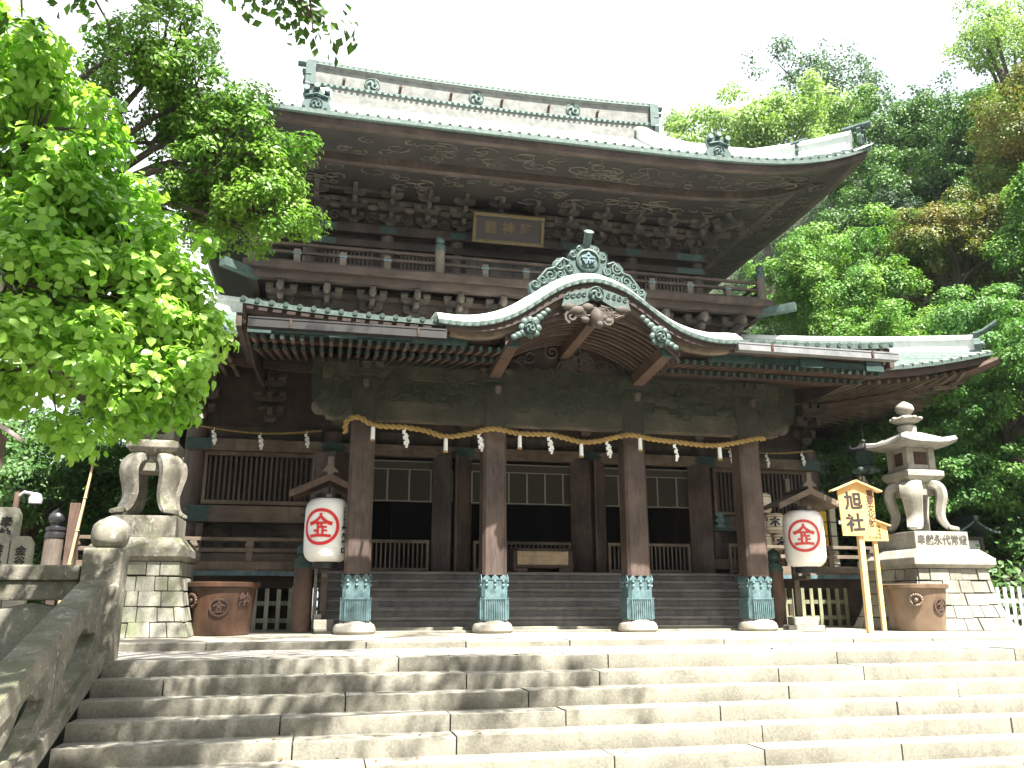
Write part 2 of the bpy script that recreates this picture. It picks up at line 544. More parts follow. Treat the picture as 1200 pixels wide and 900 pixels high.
def giboshi(mb, r, z, c=(0, 0, 0), s=1.0):
    pr = [(1.06,0),(1.06,.10),(.98,.11),(.98,.17),(1.06,.18),(1.06,.24),(.62,.27),(.58,.33),(.80,.37),(.92,.45),(.84,.55),(.5,.64),(.12,.70),(.02,.73)]
    mb.lathe([(a*r, b*s) for a, b in pr], 18, (c[0], c[1], z))
for s in (-1, 1):
    mb = MB(); mb.lathe([(.19,.0),(.185,1.22)], 20, (s*5.16, .95, .06))
    p = mb.build('newel_post', M_redwood, hall, smooth=True)
    mb = MB(); giboshi(mb, .185, 1.28, (s*5.16, .95, 0), .72)
    mb.build('cap', M_patd, p, smooth=True)
    mb = MB()
    for dz, hh in ((.42, .09), (.72, .09), (1.02, .07)):
        mb.beam((s*5.16, 1.05, .14+dz), (s*5.16, 2.35, 1.12+dz), .1, hh)
    mb.build('stair_rail', M_woody, hall)
# corner newels of the veranda
for s in (-1, 1):
    mb = MB(); mb.lathe([(.2,.0),(.195,.62)], 20, (s*10.2, 2.35, 1.28))
    p = mb.build('newel_post', M_woodpalez, hall, smooth=True)
    mb = MB(); giboshi(mb, .2, 1.9, (s*10.2, 2.35, 0), .85)
    mb.build('cap', M_blackm, p, smooth=True)
# veranda railings
for s in (-1, 1):
    xa, xb = s*5.2, s*10.05
    mb = MB()
    for z, hh, dd in ((1.375, .17, .15), (1.70, .085, .1), (1.93, .075, .09)):
        mb.box(min(xa, xb), max(xa, xb), 2.35-dd/2, 2.35+dd/2, z-hh/2, z+hh/2)
        mb.box(s*10.2-dd/2, s*10.2+dd/2, 2.56, 16.5, z-hh/2, z+hh/2)
    for k in range(4):
        x = s*(6.35 + 1.15*k)
        mb.box(x-.07, x+.07, 2.29, 2.41, 1.461, 1.892)
        mb.cbox((x, 2.35, 1.8), (.19, .16, .06))
    for k in range(9):
        y = 3.6+k*1.4; mb.box(s*10.2-.06, s*10.2+.06, y-.07, y+.07, 1.461, 1.892)
    mb.build('veranda_rail', M_woodpale, hall, bevel=.008)

# ---------------------------------------------------------------- lower storey body
mb = MB()
for s in (-1, 1):
    mb.box(s*7.75-.06, s*7.75+.06, 3.5, 14.5, 1.29, 5.9)
mb.box(-7.8, 7.8, 14.4, 14.5, 1.29, 5.9)
mb.box(-7.8, 7.8, 3.56, 3.66, 4.28, 6.2)
for s in (-1, 1):
    mb.box(min(s*4.7, s*7.69), max(s*4.7, s*7.69), 3.58, 3.64, 1.29, 4.27)
mb.box(-4.7, -4.64, 3.7, 9, 1.29, 4.3); mb.box(4.64, 4.7, 3.7, 9, 1.29, 4.3)
mb.build('wall', M_woodx, hall)
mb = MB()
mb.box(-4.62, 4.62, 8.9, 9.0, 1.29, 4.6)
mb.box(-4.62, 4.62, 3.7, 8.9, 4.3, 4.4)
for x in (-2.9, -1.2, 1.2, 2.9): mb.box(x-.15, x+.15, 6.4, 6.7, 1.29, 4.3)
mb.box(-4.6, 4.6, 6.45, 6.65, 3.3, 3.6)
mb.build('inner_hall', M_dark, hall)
colm = MB(); colm.lathe([(.25,0),(.25,3.0),(.235,3.25)], 20)
ref = None
for x in (-7.8, -4.7, -1.6, 1.6, 4.7, 7.8):
    if ref is None: ref = c = colm.build('body_column', M_woodz, hall, smooth=True, loc=(x, 3.5, 1.29))
    else: c = dup(ref, hall, (x, 3.5, 1.29))
# beams
mb = MB()
mb.box(-7.98, 7.98, 3.18, 3.40, 4.0, 4.27)
for s in (-1, 1):
    mb.box(min(s*4.72, s*7.95), max(s*4.72, s*7.95), 3.2, 3.42, 2.37, 2.74)
    mb.box(min(s*4.72, s*7.95), max(s*4.72, s*7.95), 3.25, 3.42, 1.42, 1.68)
mb.build('tie_beam', M_woodpale, hall, bevel=.012)
# dark green metal plates on the beams
def plate(mb, x, z, w, h, y):
    a = h*.32
    pts = [(x-w/2, z), (x-w/2+a, z+h*.22), (x-w/2, z+h/2), (x+w/2, z+h/2), (x+w/2-a, z+h*.22), (x+w/2, z), (x+w/2-a, z-h*.22), (x+w/2, z-h/2), (x-w/2, z-h/2), (x-w/2+a, z-h*.22)]
    mb.prism(pts, .012, T((0, y, 0)))
def plates(lst, w_, h_, y, m):
    ref = None
    for x, z in lst:
        if ref is None: mb = MB(); plate(mb, 0, 0, w_, h_, 0); ref = mb.build('beam_plate', m, hall, loc=(x, y, z))
        else: dup(ref, hall, (x, y, z))
plates([(x, 4.135) for x in (-7.7, -4.7, -1.6, 1.6, 4.7, 7.7)], .62, .26, 3.166, M_patd)
plates([(x, 2.555) for x in (-7.62, -5.05, 5.05, 7.62)], .6, .34, 3.186, M_patd)
mb = MB()
plate(mb, 4.95, 2.62, .3, .34, 3.05)
mb.build('beam_plate', M_patb, hall)
# lattice windows and carved dado in the end bays
for s in (-1, 1):
    x0, x1 = sorted((s*5.02, s*7.5))
    mb = MB()
    mb.box(x0-.07, x1+.07, 3.3, 3.44, 3.90, 3.99); mb.box(x0-.07, x1+.07, 3.3, 3.44, 2.78, 2.87)
    mb.box(x0-.07, x0, 3.3, 3.44, 2.871, 3.899); mb.box(x1, x1+.07, 3.3, 3.44, 2.871, 3.899)
    f = mb.build('lattice_window', M_woodpale, hall)
    mb = MB(); n = 22
    for k in range(n):
        x = x0 + (k+.5)*(x1-x0)/n; mb.box(x-.022, x+.022, 3.35, 3.42, 2.872, 3.898)
    mb.build('lattice', M_woodz, f)
    mb = MB(); mb.box(x0, x1, 3.5, 3.52, 1.7, 2.36)
    for k in range(7):
        for j in range(2):
            cx = x0 + (k+.5)*(x1-x0)/7
            mb.spiral((cx+random.uniform(-.05,.05), 3.47, 1.86+.32*j), random.uniform(.11,.16), None, 1.5, .022, random.choice((-1,1)), random.uniform(0,6))
    mb.build('carved_panel', M_carve, hall)
    for x in (x0-.05, x1+.05): mb = MB(); mb.box(x-.08, x+.08, 3.3, 3.5, 1.69, 2.36); mb.build('dado_post', M_woodz, hall)
# carved band between beam and brackets
mb = MB()
for k in range(44):
    mb.spiral((-7.5+k*.35, 3.5, 4.42+random.uniform(-.04,.04)), random.uniform(.1,.17), None, 1.4, .022, random.choice((-1,1)), random.uniform(0,6))
mb.box(-7.6, 7.6, 3.485, 3.53, 4.275, 4.62)
mb.build('carved_frieze', M_carve, hall)

# folding doors standing open, each of two leaves with carved panels
def leaf():
    mb = MB(); Wd, Ht = .56, 2.72
    for x0, x1 in ((0, .075), (Wd-.075, Wd)): mb.box(x0, x1, -.03, .03, 0, Ht)
    for z0, z1 in ((0, .12), (.62, .72), (1.16, 1.26), (1.75, 1.85), (Ht-.1, Ht)): mb.box(.076, Wd-.076, -.026, .026, z0, z1)
    mb.box(.07, Wd-.07, -.012, .012, .05, Ht-.05)
    for z0, z1 in ((.12, .62), (.72, 1.16), (1.26, 1.75)): mb.box(Wd/2-.02, Wd/2+.02, -.022, .022, z0, z1)
    for k in range(5):
        mb.spiral((Wd/2+.05*(-1)**k, -.014, 1.98+k*.14), .1, None, 1.5, .016, (-1)**k, k)
    return mb
lf = leaf()
# (hinge x, hinge y, direction angle)
spots = []
for xc in (-1.85, 1.58):
    spots += [(xc-.47, 3.28, R(-50)), (xc+.38, 3.26, R(-130))]
spots += [(4.22, 3.25, R(-38)), (-5.15, 3.25, R(-28)), (-4.28, 3.25, R(-135))]
ref = None
for x, y, a in spots:
    if ref is None: ref = lf.build('folding_door', M_woodz, hall, loc=(x, y, 1.3), rot=(0, 0, a))
    else: dup(ref, hall, (x, y, 1.3), (0, 0, a))

# ---------------------------------------------------------------- bracket sets
def masu(mb, x, y, z, s=1.0):
    mb.frus((x, y, z), (.075*s, .075*s), (.11*s, .11*s), .07*s)
    mb.box(x-.11*s, x+.11*s, y-.11*s, y+.11*s, z+.07*s+.001, z+.14*s)
def arm_x(mb, x, y, z, w, h=.13, d=.11):
    pts = [(-w, h), (-w, h*.45), (-w+.1, 0), (w-.1, 0), (w, h*.45), (w, h)]
    mb.prism(pts, d, T((x, y-d/2, z)))
def bracket_mb(tiers=3, dy=.30, dz=.25):
    mb = MB(); masu(mb, 0, -.02, 0, 1.25)
    for t in range(tiers):
        y = -dy*t; z = .17 + dz*t; w = .30 + .07*(t % 2)
        arm_x(mb, 0, y, z, w)
        for xx in (-w+.09, 0, w-.09): masu(mb, xx, y, z+.125, .85)
        mb.box(-.055, .055, y-dy-.12, y+.1, z+.004, z+.11)
        mb.frus((0, y-dy-.15, z-.05), (.045, .04), (.06, .07), .15)
    y = -dy*tiers; z = .17 + dz*tiers
    arm_x(mb, 0, y, z, .34)
    for xx in (-.25, 0, .25): masu(mb, xx, y, z+.125, .85)
    return mb
# lower storey, front
ref = None
for k in range(11):
    x = -7.75 + k*1.55
    if ref is None: ref = bracket_mb(2, .28, .30).build('body_bracket', M_carve, hall, loc=(x, 3.45, 4.72))
    else: dup(ref, hall, (x, 3.45, 4.72))
for k in range(5):
    dup(ref, hall, (7.8, 4.4+k*1.6, 4.72), (0, 0, R(90)))
mb = MB()
mb.box(-8.6, 8.6, 2.60, 2.80, 5.86, 6.02)
for s in (-1, 1): mb.box(s*8.5-.1, s*8.5+.1, 2.81, 15, 5.86, 6.02)
mb.build('eave_purlin', M_woodx, hall)

# ---------------------------------------------------------------- lower main roof
LX, LYF, LYB = 11.05, .25, 17.75
Lf, Ls, Lt = 5.86, 5.72, 6.66
def rib_rows(mb, fn, n, vs, r=.05, seg=6):
    for i in range(n):
        mb.tube([fn(i, v) for v in vs], r, seg)
def roof_ring(xh, yf, yb, zf, zs, zt, xi, yfi, ybi, zi, p, bow=.28, nl=7, n=28):
    "concave skirt roof between the eave loop and an inner loop"
    lo = loop(xh, yf, yb, zf, zs, zt, p, n, .12); li = loop(xi, yfi, ybi, zi, zi, zi, p, n)
    rows = []
    for k in range(nl):
        v = k/(nl-1); h = (1-bow)*v + bow*v*v
        rows.append([(a[0]+(b[0]-a[0])*v, a[1]+(b[1]-a[1])*v, a[2]+(b[2]-a[2])*h) for a, b in zip(lo, li)])
    return rows
rows = roof_ring(LX, LYF, LYB, Lf, Ls, Lt, 6.4, 4.6, 13.4, 7.75, 4.2)
mb = MB(); mb.grid(rows, closed=True)
low = mb.build('lower_roof', M_roof, hall, smooth=True, angle=60)
def front_ribs(rows, n_side, count, r=.05):
    "round tile ribs on the front strip of a ring roof"
    mb = MB(); K = len(rows)
    for c in range(count):
        t = (c+.5)/count*n_side; i = int(t); f = t-i
        pts = []
        for row in rows:
            a = Vector(row[i]); b = Vector(row[(i+1)]); pts.append(a.lerp(b, f) + Vector((0, 0, .0)))
        d = (pts[0]-pts[1]).normalized(); pts = [pts[0]+d*.03] + pts
        mb.tube(pts, r*.85, 6)
    return mb
def side_ribs(rows, n_side, count, off, r=.05):
    mb = MB()
    for c in range(count):
        t = off + (c+.5)/count*n_side; i = int(t); f = t-i; pts = []
        for row in rows:
            a = Vector(row[i]); b = Vector(row[(i+1) % len(row)]); pts.append(a.lerp(b, f) + Vector((0, 0, .0)))
        d = (pts[0]-pts[1]).normalized(); pts = [pts[0]+d*.03] + pts
        mb.tube(pts, r*.85, 6)
    return mb
front_ribs(rows, 28, 84).build('tile_rolls', M_rooftile, low, smooth=True)
side_ribs(rows, 28, 66, 28).build('tile_rolls', M_rooftile, low, smooth=True)
side_ribs(rows, 28, 66, 84).build('tile_rolls', M_rooftile, low, smooth=True)
# eave: copper edge, boards, soffit
def eave(parent, xh, yf, yb, zf, zs, zt, p, steps, mats, names, left=None):
    "steps: inset, drop, tip share; consecutive pairs make one band"
    ls = []
    for ins, dr, tipk in steps:
        ls.append(loop(xh-ins, yf+ins, yb-ins, zf-dr, zs-dr, (zf-dr)+(zt-zf)*tipk, p, 28, .12*tipk, (left[0]-dr, (zf-dr)+(left[1]-zf)*tipk) if left else None))
    for (i, j), m, nm in zip([(k, k+1) for k in range(len(ls)-1)], mats, names):
        mb = MB(); mb.grid([ls[i], ls[j]], closed=True)
        mb.build(nm, m, parent)
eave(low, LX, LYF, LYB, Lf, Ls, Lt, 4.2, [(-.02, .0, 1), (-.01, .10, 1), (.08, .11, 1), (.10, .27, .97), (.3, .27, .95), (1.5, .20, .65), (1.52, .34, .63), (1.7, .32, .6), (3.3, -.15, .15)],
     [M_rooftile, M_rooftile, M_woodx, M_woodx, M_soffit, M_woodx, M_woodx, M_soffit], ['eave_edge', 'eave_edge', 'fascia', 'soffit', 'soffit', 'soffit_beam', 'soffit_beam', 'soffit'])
# rafters of the side eaves: separate sticks on the side that shows
def side_raft(s):
    out = []
    for k in range(48):
        y = .9 + k*.27
        t = (y-9)/8.75; up_ = abs(t)**4.2
        z0 = Ls + (Lt-Ls)*.95*up_ - .33; z1 = Ls + (Lt-Ls)*.35*up_ - .06
        x1 = max(7.85, 7.8 + (3.5-y)) if y < 3.5 else 7.85
        out.append(((s*10.8, y, z0), (s*(x1), y, z1)))
    return out
for a, b in side_raft(1):
    mb = MB(); mb.beam(a, b, .085, .10); mb.build('eave_rafter', M_woodpale, hall, fix=False)
mb = MB()
for a, b in side_raft(-1): mb.beam(a, b, .085, .10)
o = mb.build('eave_rafter', M_woodpale, hall); tag(o, kind='stuff')
for s in (-1, 1):
    for k in range(14):
        x = s*(7.0 + k*.27); t = abs(x)/LX; zz = Lf + (Lt-Lf)*t**4.2
        y1 = 3.4 if abs(x) < 7.8 else 3.5-(abs(x)-7.8)
        mb = MB(); mb.beam((x, .5, zz-.33), (x, y1, Lf-.05+.3*(zz-Lf)), .085, .10); mb.build('eave_rafter', M_woodpale, hall, fix=False)
    mb = MB(); mb.tube([(s*7.8, 3.5, 5.75), (s*9.5, 1.8, 5.85), (s*10.85, .45, 6.22), (s*11.2, .1, 6.38)], [.14, .13, .12, .11], 6)
    mb.build('hip_rafter', M_redwood, hall)
# corner ridges of the lower roof
def sweep(path, sect, upv=(0, 0, 1)):
    "cross-section (side, up) along a path"
    mb = MB(); rows = []
    for i, p in enumerate(path):
        p = Vector(p); d = (Vector(path[min(i+1, len(path)-1)]) - Vector(path[max(i-1, 0)])); d.z = 0
        d.normalize(); r = d.cross(Vector((0, 0, 1)))
        rows.append([tuple(p + r*a + Vector((0, 0, b))) for a, b in sect])
    mb.grid(rows, closed=True)
    n = len(sect); mb.f.append(tuple(range(n))); mb.f.append(tuple(len(mb.v)-n+k for k in range(n))[::-1])
    return mb
def on_hip(s, v, rows, idx): return rows
def hip_path(rows, idx):
    return [rows[k][idx] for k in range(len(rows))]
ridge_sect = [(-.11,-.05),(-.11,.26),(-.15,.27),(-.15,.31),(-.09,.40),(0,.43),(.09,.40),(.15,.31),(.15,.27),(.11,.26),(.11,-.05)]
for idx, s in ((28, 1), (0, -1)):
    P = hip_path(rows, idx)
    pp = [Vector(P[0]).lerp(Vector(P[1]), .25)] + [Vector(q) for q in P[1:]]
    o = sweep(pp, ridge_sect).build('corner_ridge', M_roof, low, smooth=True, angle=30)
    mb = MB(); e = pp[0]; dirv = Vector((s*.707, -.707, 0))
    Mx = T(e + dirv*.06) @ RZ(math.atan2(dirv.y, dirv.x)+math.pi/2)
    mb.prism([(-.2,-.08),(-.26,.12),(-.17,.3),(-.2,.42),(-.08,.40),(0,.52),(.08,.40),(.2,.42),(.17,.3),(.26,.12),(.2,-.08)], .14, Mx)
    mb.tube([Mx @ Vector((0, .1, .44)), Mx @ Vector((0, -.1, .50)), Mx @ Vector((0, -.42, .68))], [.07, .07, .075], 8)
    mb.ball(Mx @ Vector((0, 0, .16)), .10, 10, 6)
    mb.build('ridge_end', M_patina, o, smooth=True, angle=30)

# ---------------------------------------------------------------- balcony
BX, BYF, BYB = 7.0, 3.45, 14.55
mb = MB()
# carved wall under the balcony, then deck beams
mb.grid([loop(6.2, 4.25, 13.75, 6.9, 6.9, 6.9), loop(6.2, 4.25, 13.75, 8.5, 8.5, 8.5)], closed=True)
mb.build('balcony_wall', M_woodx, hall)
mb = MB()
for k in range(22):
    x = -5.9 + k*.562
    mb.spiral((x, 4.2, 7.78), .19, None, 1.3, .03, (-1)**k, k*1.3)
    mb.ball((x+.28, 4.2, 7.72), .12, 8, 5, (1.3, .5, .8))
mb.build('carved_frieze', M_carve, hall)
def ringbox(name, mat, xo, yfo, ybo, w, z0, z1, bevel=.012):
    mb = MB()
    mb.box(-xo, xo, yfo, yfo+w, z0, z1); mb.box(-xo, xo, ybo-w, ybo, z0, z1)
    mb.box(-xo, -xo+w, yfo+w+.002, ybo-w-.002, z0, z1); mb.box(xo-w, xo, yfo+w+.002, ybo-w-.002, z0, z1)
    return mb.build(name, mat, hall, bevel=bevel)
ringbox('balcony_edge', M_woodx, BX+.12, BYF-.14, BYB+.14, .3, 8.62, 8.80)
ringbox('balcony_beam', M_woodx, BX, BYF+.0, BYB, .22, 8.40, 8.618)
ringbox('balcony_sill', M_woodx, 6.38, 4.06, 13.94, .14, 8.20, 8.34)
mb = MB(); mb.box(-BX+.2, BX-.2, BYF+.2, BYB-.2, 8.64, 8.76); mb.build('balcony_floor', M_woodx, hall)
def bbr():
    mb = MB(); masu(mb, 0, .0, 0, 1.2)
    for t, w in ((0, .30), (1, .38)):
        arm_x(mb, 0, -.27*t, .17+.22*t, w, .14, .14)
        for xx in (-w+.09, w-.09): masu(mb, xx, -.27*t, .30+.22*t, .9)
    mb.box(-.07, .07, -.62, .1, .20, .36); mb.box(-.07, .07, -.82, .1, .42, .58)
    mb.ball((0, -.80, .44), .12, 8, 6, (.8, 1, 1.1)); mb.ball((0, -.6, .25), .10, 8, 6, (.8, 1, 1.1))
    return mb
ref = None
for k in range(12):
    x = -6.2 + k*1.127
    if ref is None: ref = bbr().build('balcony_bracket', M_carve, hall, loc=(x, 4.2, 7.75))
    else: dup(ref, hall, (x, 4.2, 7.75))
for s in (-1, 1):
    for k in range(7): dup(ref, hall, (s*6.25, 4.9+k*1.25, 7.75), (0, 0, R(90*s)))
    mb = MB(); mb.cbox((0, 0, 0), (1.1, .2, .22)); mb.build('beam_nose', M_patina, hall, bevel=.01, loc=(s*7.15, 3.3, 8.5), rot=(0, 0, R(-45*s)))
# balcony railing
RY0 = BYF+.1
mb = MB()
for z, hh, dd in ((8.87, .1, .12), (9.14, .075, .09), (9.36, .075, .085)):
    for yy in (RY0, BYB-.1): mb.box(-BX+.1, BX-.1, yy-dd/2, yy+dd/2, z-hh/2, z+hh/2)
    for s in (-1, 1): mb.box(s*(BX-.1)-dd/2, s*(BX-.1)+dd/2, RY0+.1, BYB-.2, z-hh/2, z+hh/2)
mb.build('balcony_rail', M_woodx, hall, bevel=.008)
pm = MB(); pm.box(-.08, .08, -.07, .07, 0, .42)
cpm = MB(); cpm.box(-.105, .105, -.09, .09, 0, .05)
ref = None
xs_ = [-5.85, -4.72, -3.6, -1.05, 0.05, 1.1, 3.6, 4.72, 5.85]
for x in xs_:
    if ref is None:
        ref = pm.build('rail_post', M_woodpalez, hall, loc=(x, RY0, 8.80)); cp = cpm.build('copper_clasp', M_patb, ref, loc=(0, 0, .28))
    else: dup_tree(ref, hall, (x, RY0, 8.80))
for s in (-1, 1):
    for k in range(8): dup_tree(ref, hall, (s*(BX-.1), 4.8+k*1.2, 8.80), (0, 0, R(90*s)))
for x, y in ((-BX+.1, RY0), (BX-.1, RY0), (-2.25, RY0), (2.25, RY0)):
    mb = MB(); mb.lathe([(.135, 0), (.13, .72)], 16, (x, y, 8.78)); p = mb.build('giboshi_post', M_woodpalez, hall, smooth=True)
    mb = MB(); giboshi(mb, .135, 9.5, (x, y, 0), .62); mb.build('cap', M_patina, p, smooth=True)

# ---------------------------------------------------------------- upper storey
mb = MB()
mb.grid([loop(5.6, 4.95, 13.05, 8.76, 8.76, 8.76), loop(5.6, 4.95, 13.05, 11.7, 11.7, 11.7)], closed=True)
mb.build('upper_wall', M_woodx, hall)
ref = None
for x in (-5.6, -3.55, -1.62, 1.62, 3.55, 5.6):
    mb = MB()
    if ref is None:
        mb.lathe([(.19, 0), (.185, 1.85)], 16); ref = mb.build('upper_column', M_woodz, hall, smooth=True, loc=(x, 4.9, 8.76))
    else: dup(ref, hall, (x, 4.9, 8.76))
mb = MB()
mb.box(-5.85, 5.85, 4.66, 4.83, 10.36, 10.62); mb.box(-5.8, 5.8, 4.68, 4.84, 9.96, 10.16)
for s in (-1, 1): mb.box(s*5.85-.1, s*5.85+.1, 4.84, 13, 10.36, 10.62)
mb.build('upper_tie_beam', M_woodx, hall, bevel=.01)
plates([(x, 10.49) for x in (-5.35, 5.3)], .9, .2, 4.646, M_patina)
plates([(x, 10.06) for x in (-5.35, 5.3)], .9, .17, 4.666, M_patina)
plates([(x, 10.49) for x in (-3.55, -1.62, 1.62, 3.55)], .5, .18, 4.646, M_patd)
# lattice windows, centre doors with metal straps
for x0, x1 in ((-5.25, -3.9), (-3.2, -1.95), (1.95, 3.2), (3.9, 5.25)):
    mb = MB(); mb.box(x0-.06, x1+.06, 4.82, 4.9, 9.86, 9.93); mb.box(x0-.06, x1+.06, 4.82, 4.9, 9.0, 9.07)
    f = mb.build('upper_window', M_woodpale, hall)
    mb = MB(); n = 12
    for k in range(n):
        x = x0 + (k+.5)*(x1-x0)/n; mb.box(x-.024, x+.024, 4.84, 4.9, 9.071, 9.859)
    mb.build('lattice', M_woodpalez, f)
mb = MB()
for k in range(4):
    x0 = -1.38 + k*.69; mb.box(x0+.01, x0+.68, 4.86, 4.92, 8.8, 9.95)
d = mb.build('upper_door', M_woodz, hall)
mb = MB()
for k in range(4):
    cx = -1.38+k*.69+.345
    for dx in (-.28, 0, .28):
        for z in (9.72, 9.3):
            mb.box(cx+dx-.03, cx+dx+.03, 4.845, 4.858, z-.16, z+.16); mb.box(cx+dx-.09, cx+dx+.09, 4.838, 4.844, z-.03, z+.03)
mb.build('metal_strap', M_patd, d)
# eave brackets of the upper storey
ref = None
for k in range(12):
    x = -5.5 + k*1.0
    if ref is None: ref = bracket_mb(3, .30, .235).build('eave_bracket', M_carve, hall, loc=(x, 4.88, 10.64))
    else: dup(ref, hall, (x, 4.88, 10.64))
for k in range(8): dup(ref, hall, (5.6, 5.6+k*1.0, 10.64), (0, 0, R(90)))
for k in range(4): dup(ref, hall, (-5.6, 5.6+k*1.0, 10.64), (0, 0, R(-90)))
for s in (-1, 1): dup(ref, hall, (s*5.6, 4.9, 10.64), (0, 0, R(45*s)), (1.2, 1.35, 1))
mb = MB()
for y, z in ((4.62, 11.28), (4.3, 11.5)): mb.box(-5.5, 5.5, y-.06, y+.06, z-.07, z+.07)
for k in range(11):
    x = -5.0 + k*1.0
    mb.spiral((x, 4.78, 10.86), .17, None, 1.4, .03, 1, k); mb.ball((x, 4.6, 11.1), .14, 8, 5, (1.3, .7, .7))
mb.build('carved_frieze', M_carve, hall)
# ---------------------------------------------------------------- upper roof
UX, UYF, UYB = 9.15, 1.30, 16.70
Uf, Us, Ut = 11.84, 12.40, 12.74
UsL, UtL = 11.95, 12.15
UP = 6.0
RX_, RY_, RZ_ = 6.25, CY, 17.05
def ufront(t, s, sgn=-1):
    "front (sgn -1) or back slope: t across, s from the eave to the ridge"
    y = UYF + (RY_-UYF)*s
    xh = max(RX_, UX - (y-UYF))
    x = xh*t
    h = .74*s + .26*s*s
    z = Uf + (RZ_-Uf)*h + ((Ut if t > 0 else UtL)-Uf)*abs(t)**UP*max(0, 1-s/.3)**1.2
    fl = .12*abs(t)**6*(1-min(1, s/.3))
    x += math.copysign(fl, t); y -= fl
    return Vector((x, y if sgn < 0 else 2*CY-y, z))
ss = [0, .06, .12, .18, .25, .32, .38, .5, .62, .75, .88, 1]
mb = MB()
mb.grid([[ufront(-1+2*i/56, s) for i in range(57)] for s in ss])
mb.grid([[ufront(-1+2*i/56, s, 1) for i in range(57)] for s in ss])
sE = (UX-RX_)/(RY_-UYF)
for sx in (-1, 1):
    rws = []
    for k in range(7):
        s = sE*k/6; a = ufront(sx, s); b = ufront(sx, s, 1); row = []
        for i in range(29):
            t = -1+2*i/28
            y = CY + (b.y-CY)*t; mid = (Us if sx > 0 else UsL) + (a.z - (Ut if sx > 0 else UtL))*.8
            row.append(Vector((a.x, y, mid + (a.z-mid)*abs(t)**4)))
        rws.append(row)
    mb.grid(rws)
    e = ufront(sx, sE)
    mb.add([Vector((sx*(RX_-.35), CY-(CY-e.y), e.z)), Vector((sx*(RX_-.35), CY+(CY-e.y), e.z)), Vector((sx*(RX_-.35), CY, RZ_-.1))], [(0,1,2)])
upr = mb.build('upper_roof', M_roof, hall, smooth=True, angle=60)
mb = MB()
for c in range(74):
    x0 = -1 + 2*(c+.5)/74
    pts = []
    for s in ss[:4]:
        xh0 = UX; y = UYF + (RY_-UYF)*s; xh = max(RX_, UX-(y-UYF))
        X = x0*UX
        if abs(X) > xh and s > .02: break
        pts.append(ufront(max(-1, min(1, X/xh)), s) + Vector((0, 0, .012)))
    if len(pts) < 2: continue
    d = (pts[0]-pts[1]).normalized()
    mb.tube([pts[0]+d*.03]+pts, .045, 6)
mb.build('tile_rolls', M_rooftile, upr, smooth=True)
mb = MB()
for c in range(60):
    y = UYF + (c+.5)*(UYB-UYF)/60; t = (y-CY)/(CY-UYF); pts = []
    for k in range(3):
        s = sE*k/18; a = ufront(1, s); yh = CY-a.y
        if abs(y-CY) > yh and k: break
        tt = min(1, abs(y-CY)/yh); mid = Us + (a.z-Ut)*.8
        pts.append(Vector((a.x, y, mid+(a.z-mid)*tt**4+.012)))
    if len(pts) > 1: mb.tube([pts[0]+Vector((.03,0,-.005))]+pts, .045, 6)
mb.build('tile_rolls', M_rooftile, upr, smooth=True)
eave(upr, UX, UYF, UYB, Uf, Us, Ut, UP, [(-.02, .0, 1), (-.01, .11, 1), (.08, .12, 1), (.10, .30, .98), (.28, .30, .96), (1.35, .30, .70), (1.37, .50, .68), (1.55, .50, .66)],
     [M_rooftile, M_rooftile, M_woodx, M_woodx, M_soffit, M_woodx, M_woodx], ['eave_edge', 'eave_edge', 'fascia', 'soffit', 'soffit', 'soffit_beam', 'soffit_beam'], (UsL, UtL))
# inner soffit with cloud scrolls carved on it
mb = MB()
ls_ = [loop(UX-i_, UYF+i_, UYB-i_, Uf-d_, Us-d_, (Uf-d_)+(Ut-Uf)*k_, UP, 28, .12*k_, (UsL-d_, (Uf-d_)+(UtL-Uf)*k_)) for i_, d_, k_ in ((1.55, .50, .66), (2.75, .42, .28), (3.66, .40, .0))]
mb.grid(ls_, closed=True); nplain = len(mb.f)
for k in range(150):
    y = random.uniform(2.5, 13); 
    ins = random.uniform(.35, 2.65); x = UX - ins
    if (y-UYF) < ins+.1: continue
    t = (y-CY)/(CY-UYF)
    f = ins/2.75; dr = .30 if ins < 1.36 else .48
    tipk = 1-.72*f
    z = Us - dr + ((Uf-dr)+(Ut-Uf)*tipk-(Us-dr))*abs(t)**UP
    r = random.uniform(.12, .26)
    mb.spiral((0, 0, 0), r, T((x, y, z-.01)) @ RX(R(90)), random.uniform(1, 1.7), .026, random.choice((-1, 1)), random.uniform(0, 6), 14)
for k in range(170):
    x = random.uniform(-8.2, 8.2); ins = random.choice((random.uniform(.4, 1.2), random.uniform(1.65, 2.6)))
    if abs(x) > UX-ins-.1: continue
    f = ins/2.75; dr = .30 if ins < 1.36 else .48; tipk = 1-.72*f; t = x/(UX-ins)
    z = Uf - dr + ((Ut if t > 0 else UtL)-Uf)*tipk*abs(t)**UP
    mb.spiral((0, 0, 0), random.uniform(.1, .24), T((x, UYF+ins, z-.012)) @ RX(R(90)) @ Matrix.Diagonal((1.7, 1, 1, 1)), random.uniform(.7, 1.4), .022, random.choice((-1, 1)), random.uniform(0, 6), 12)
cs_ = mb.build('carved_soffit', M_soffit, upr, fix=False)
cs_.data.materials.append(M_relief_hi)
for p_ in cs_.data.polygons[nplain:]: p_.material_index = 1  # scrolls take the paler timber with the painted highlight
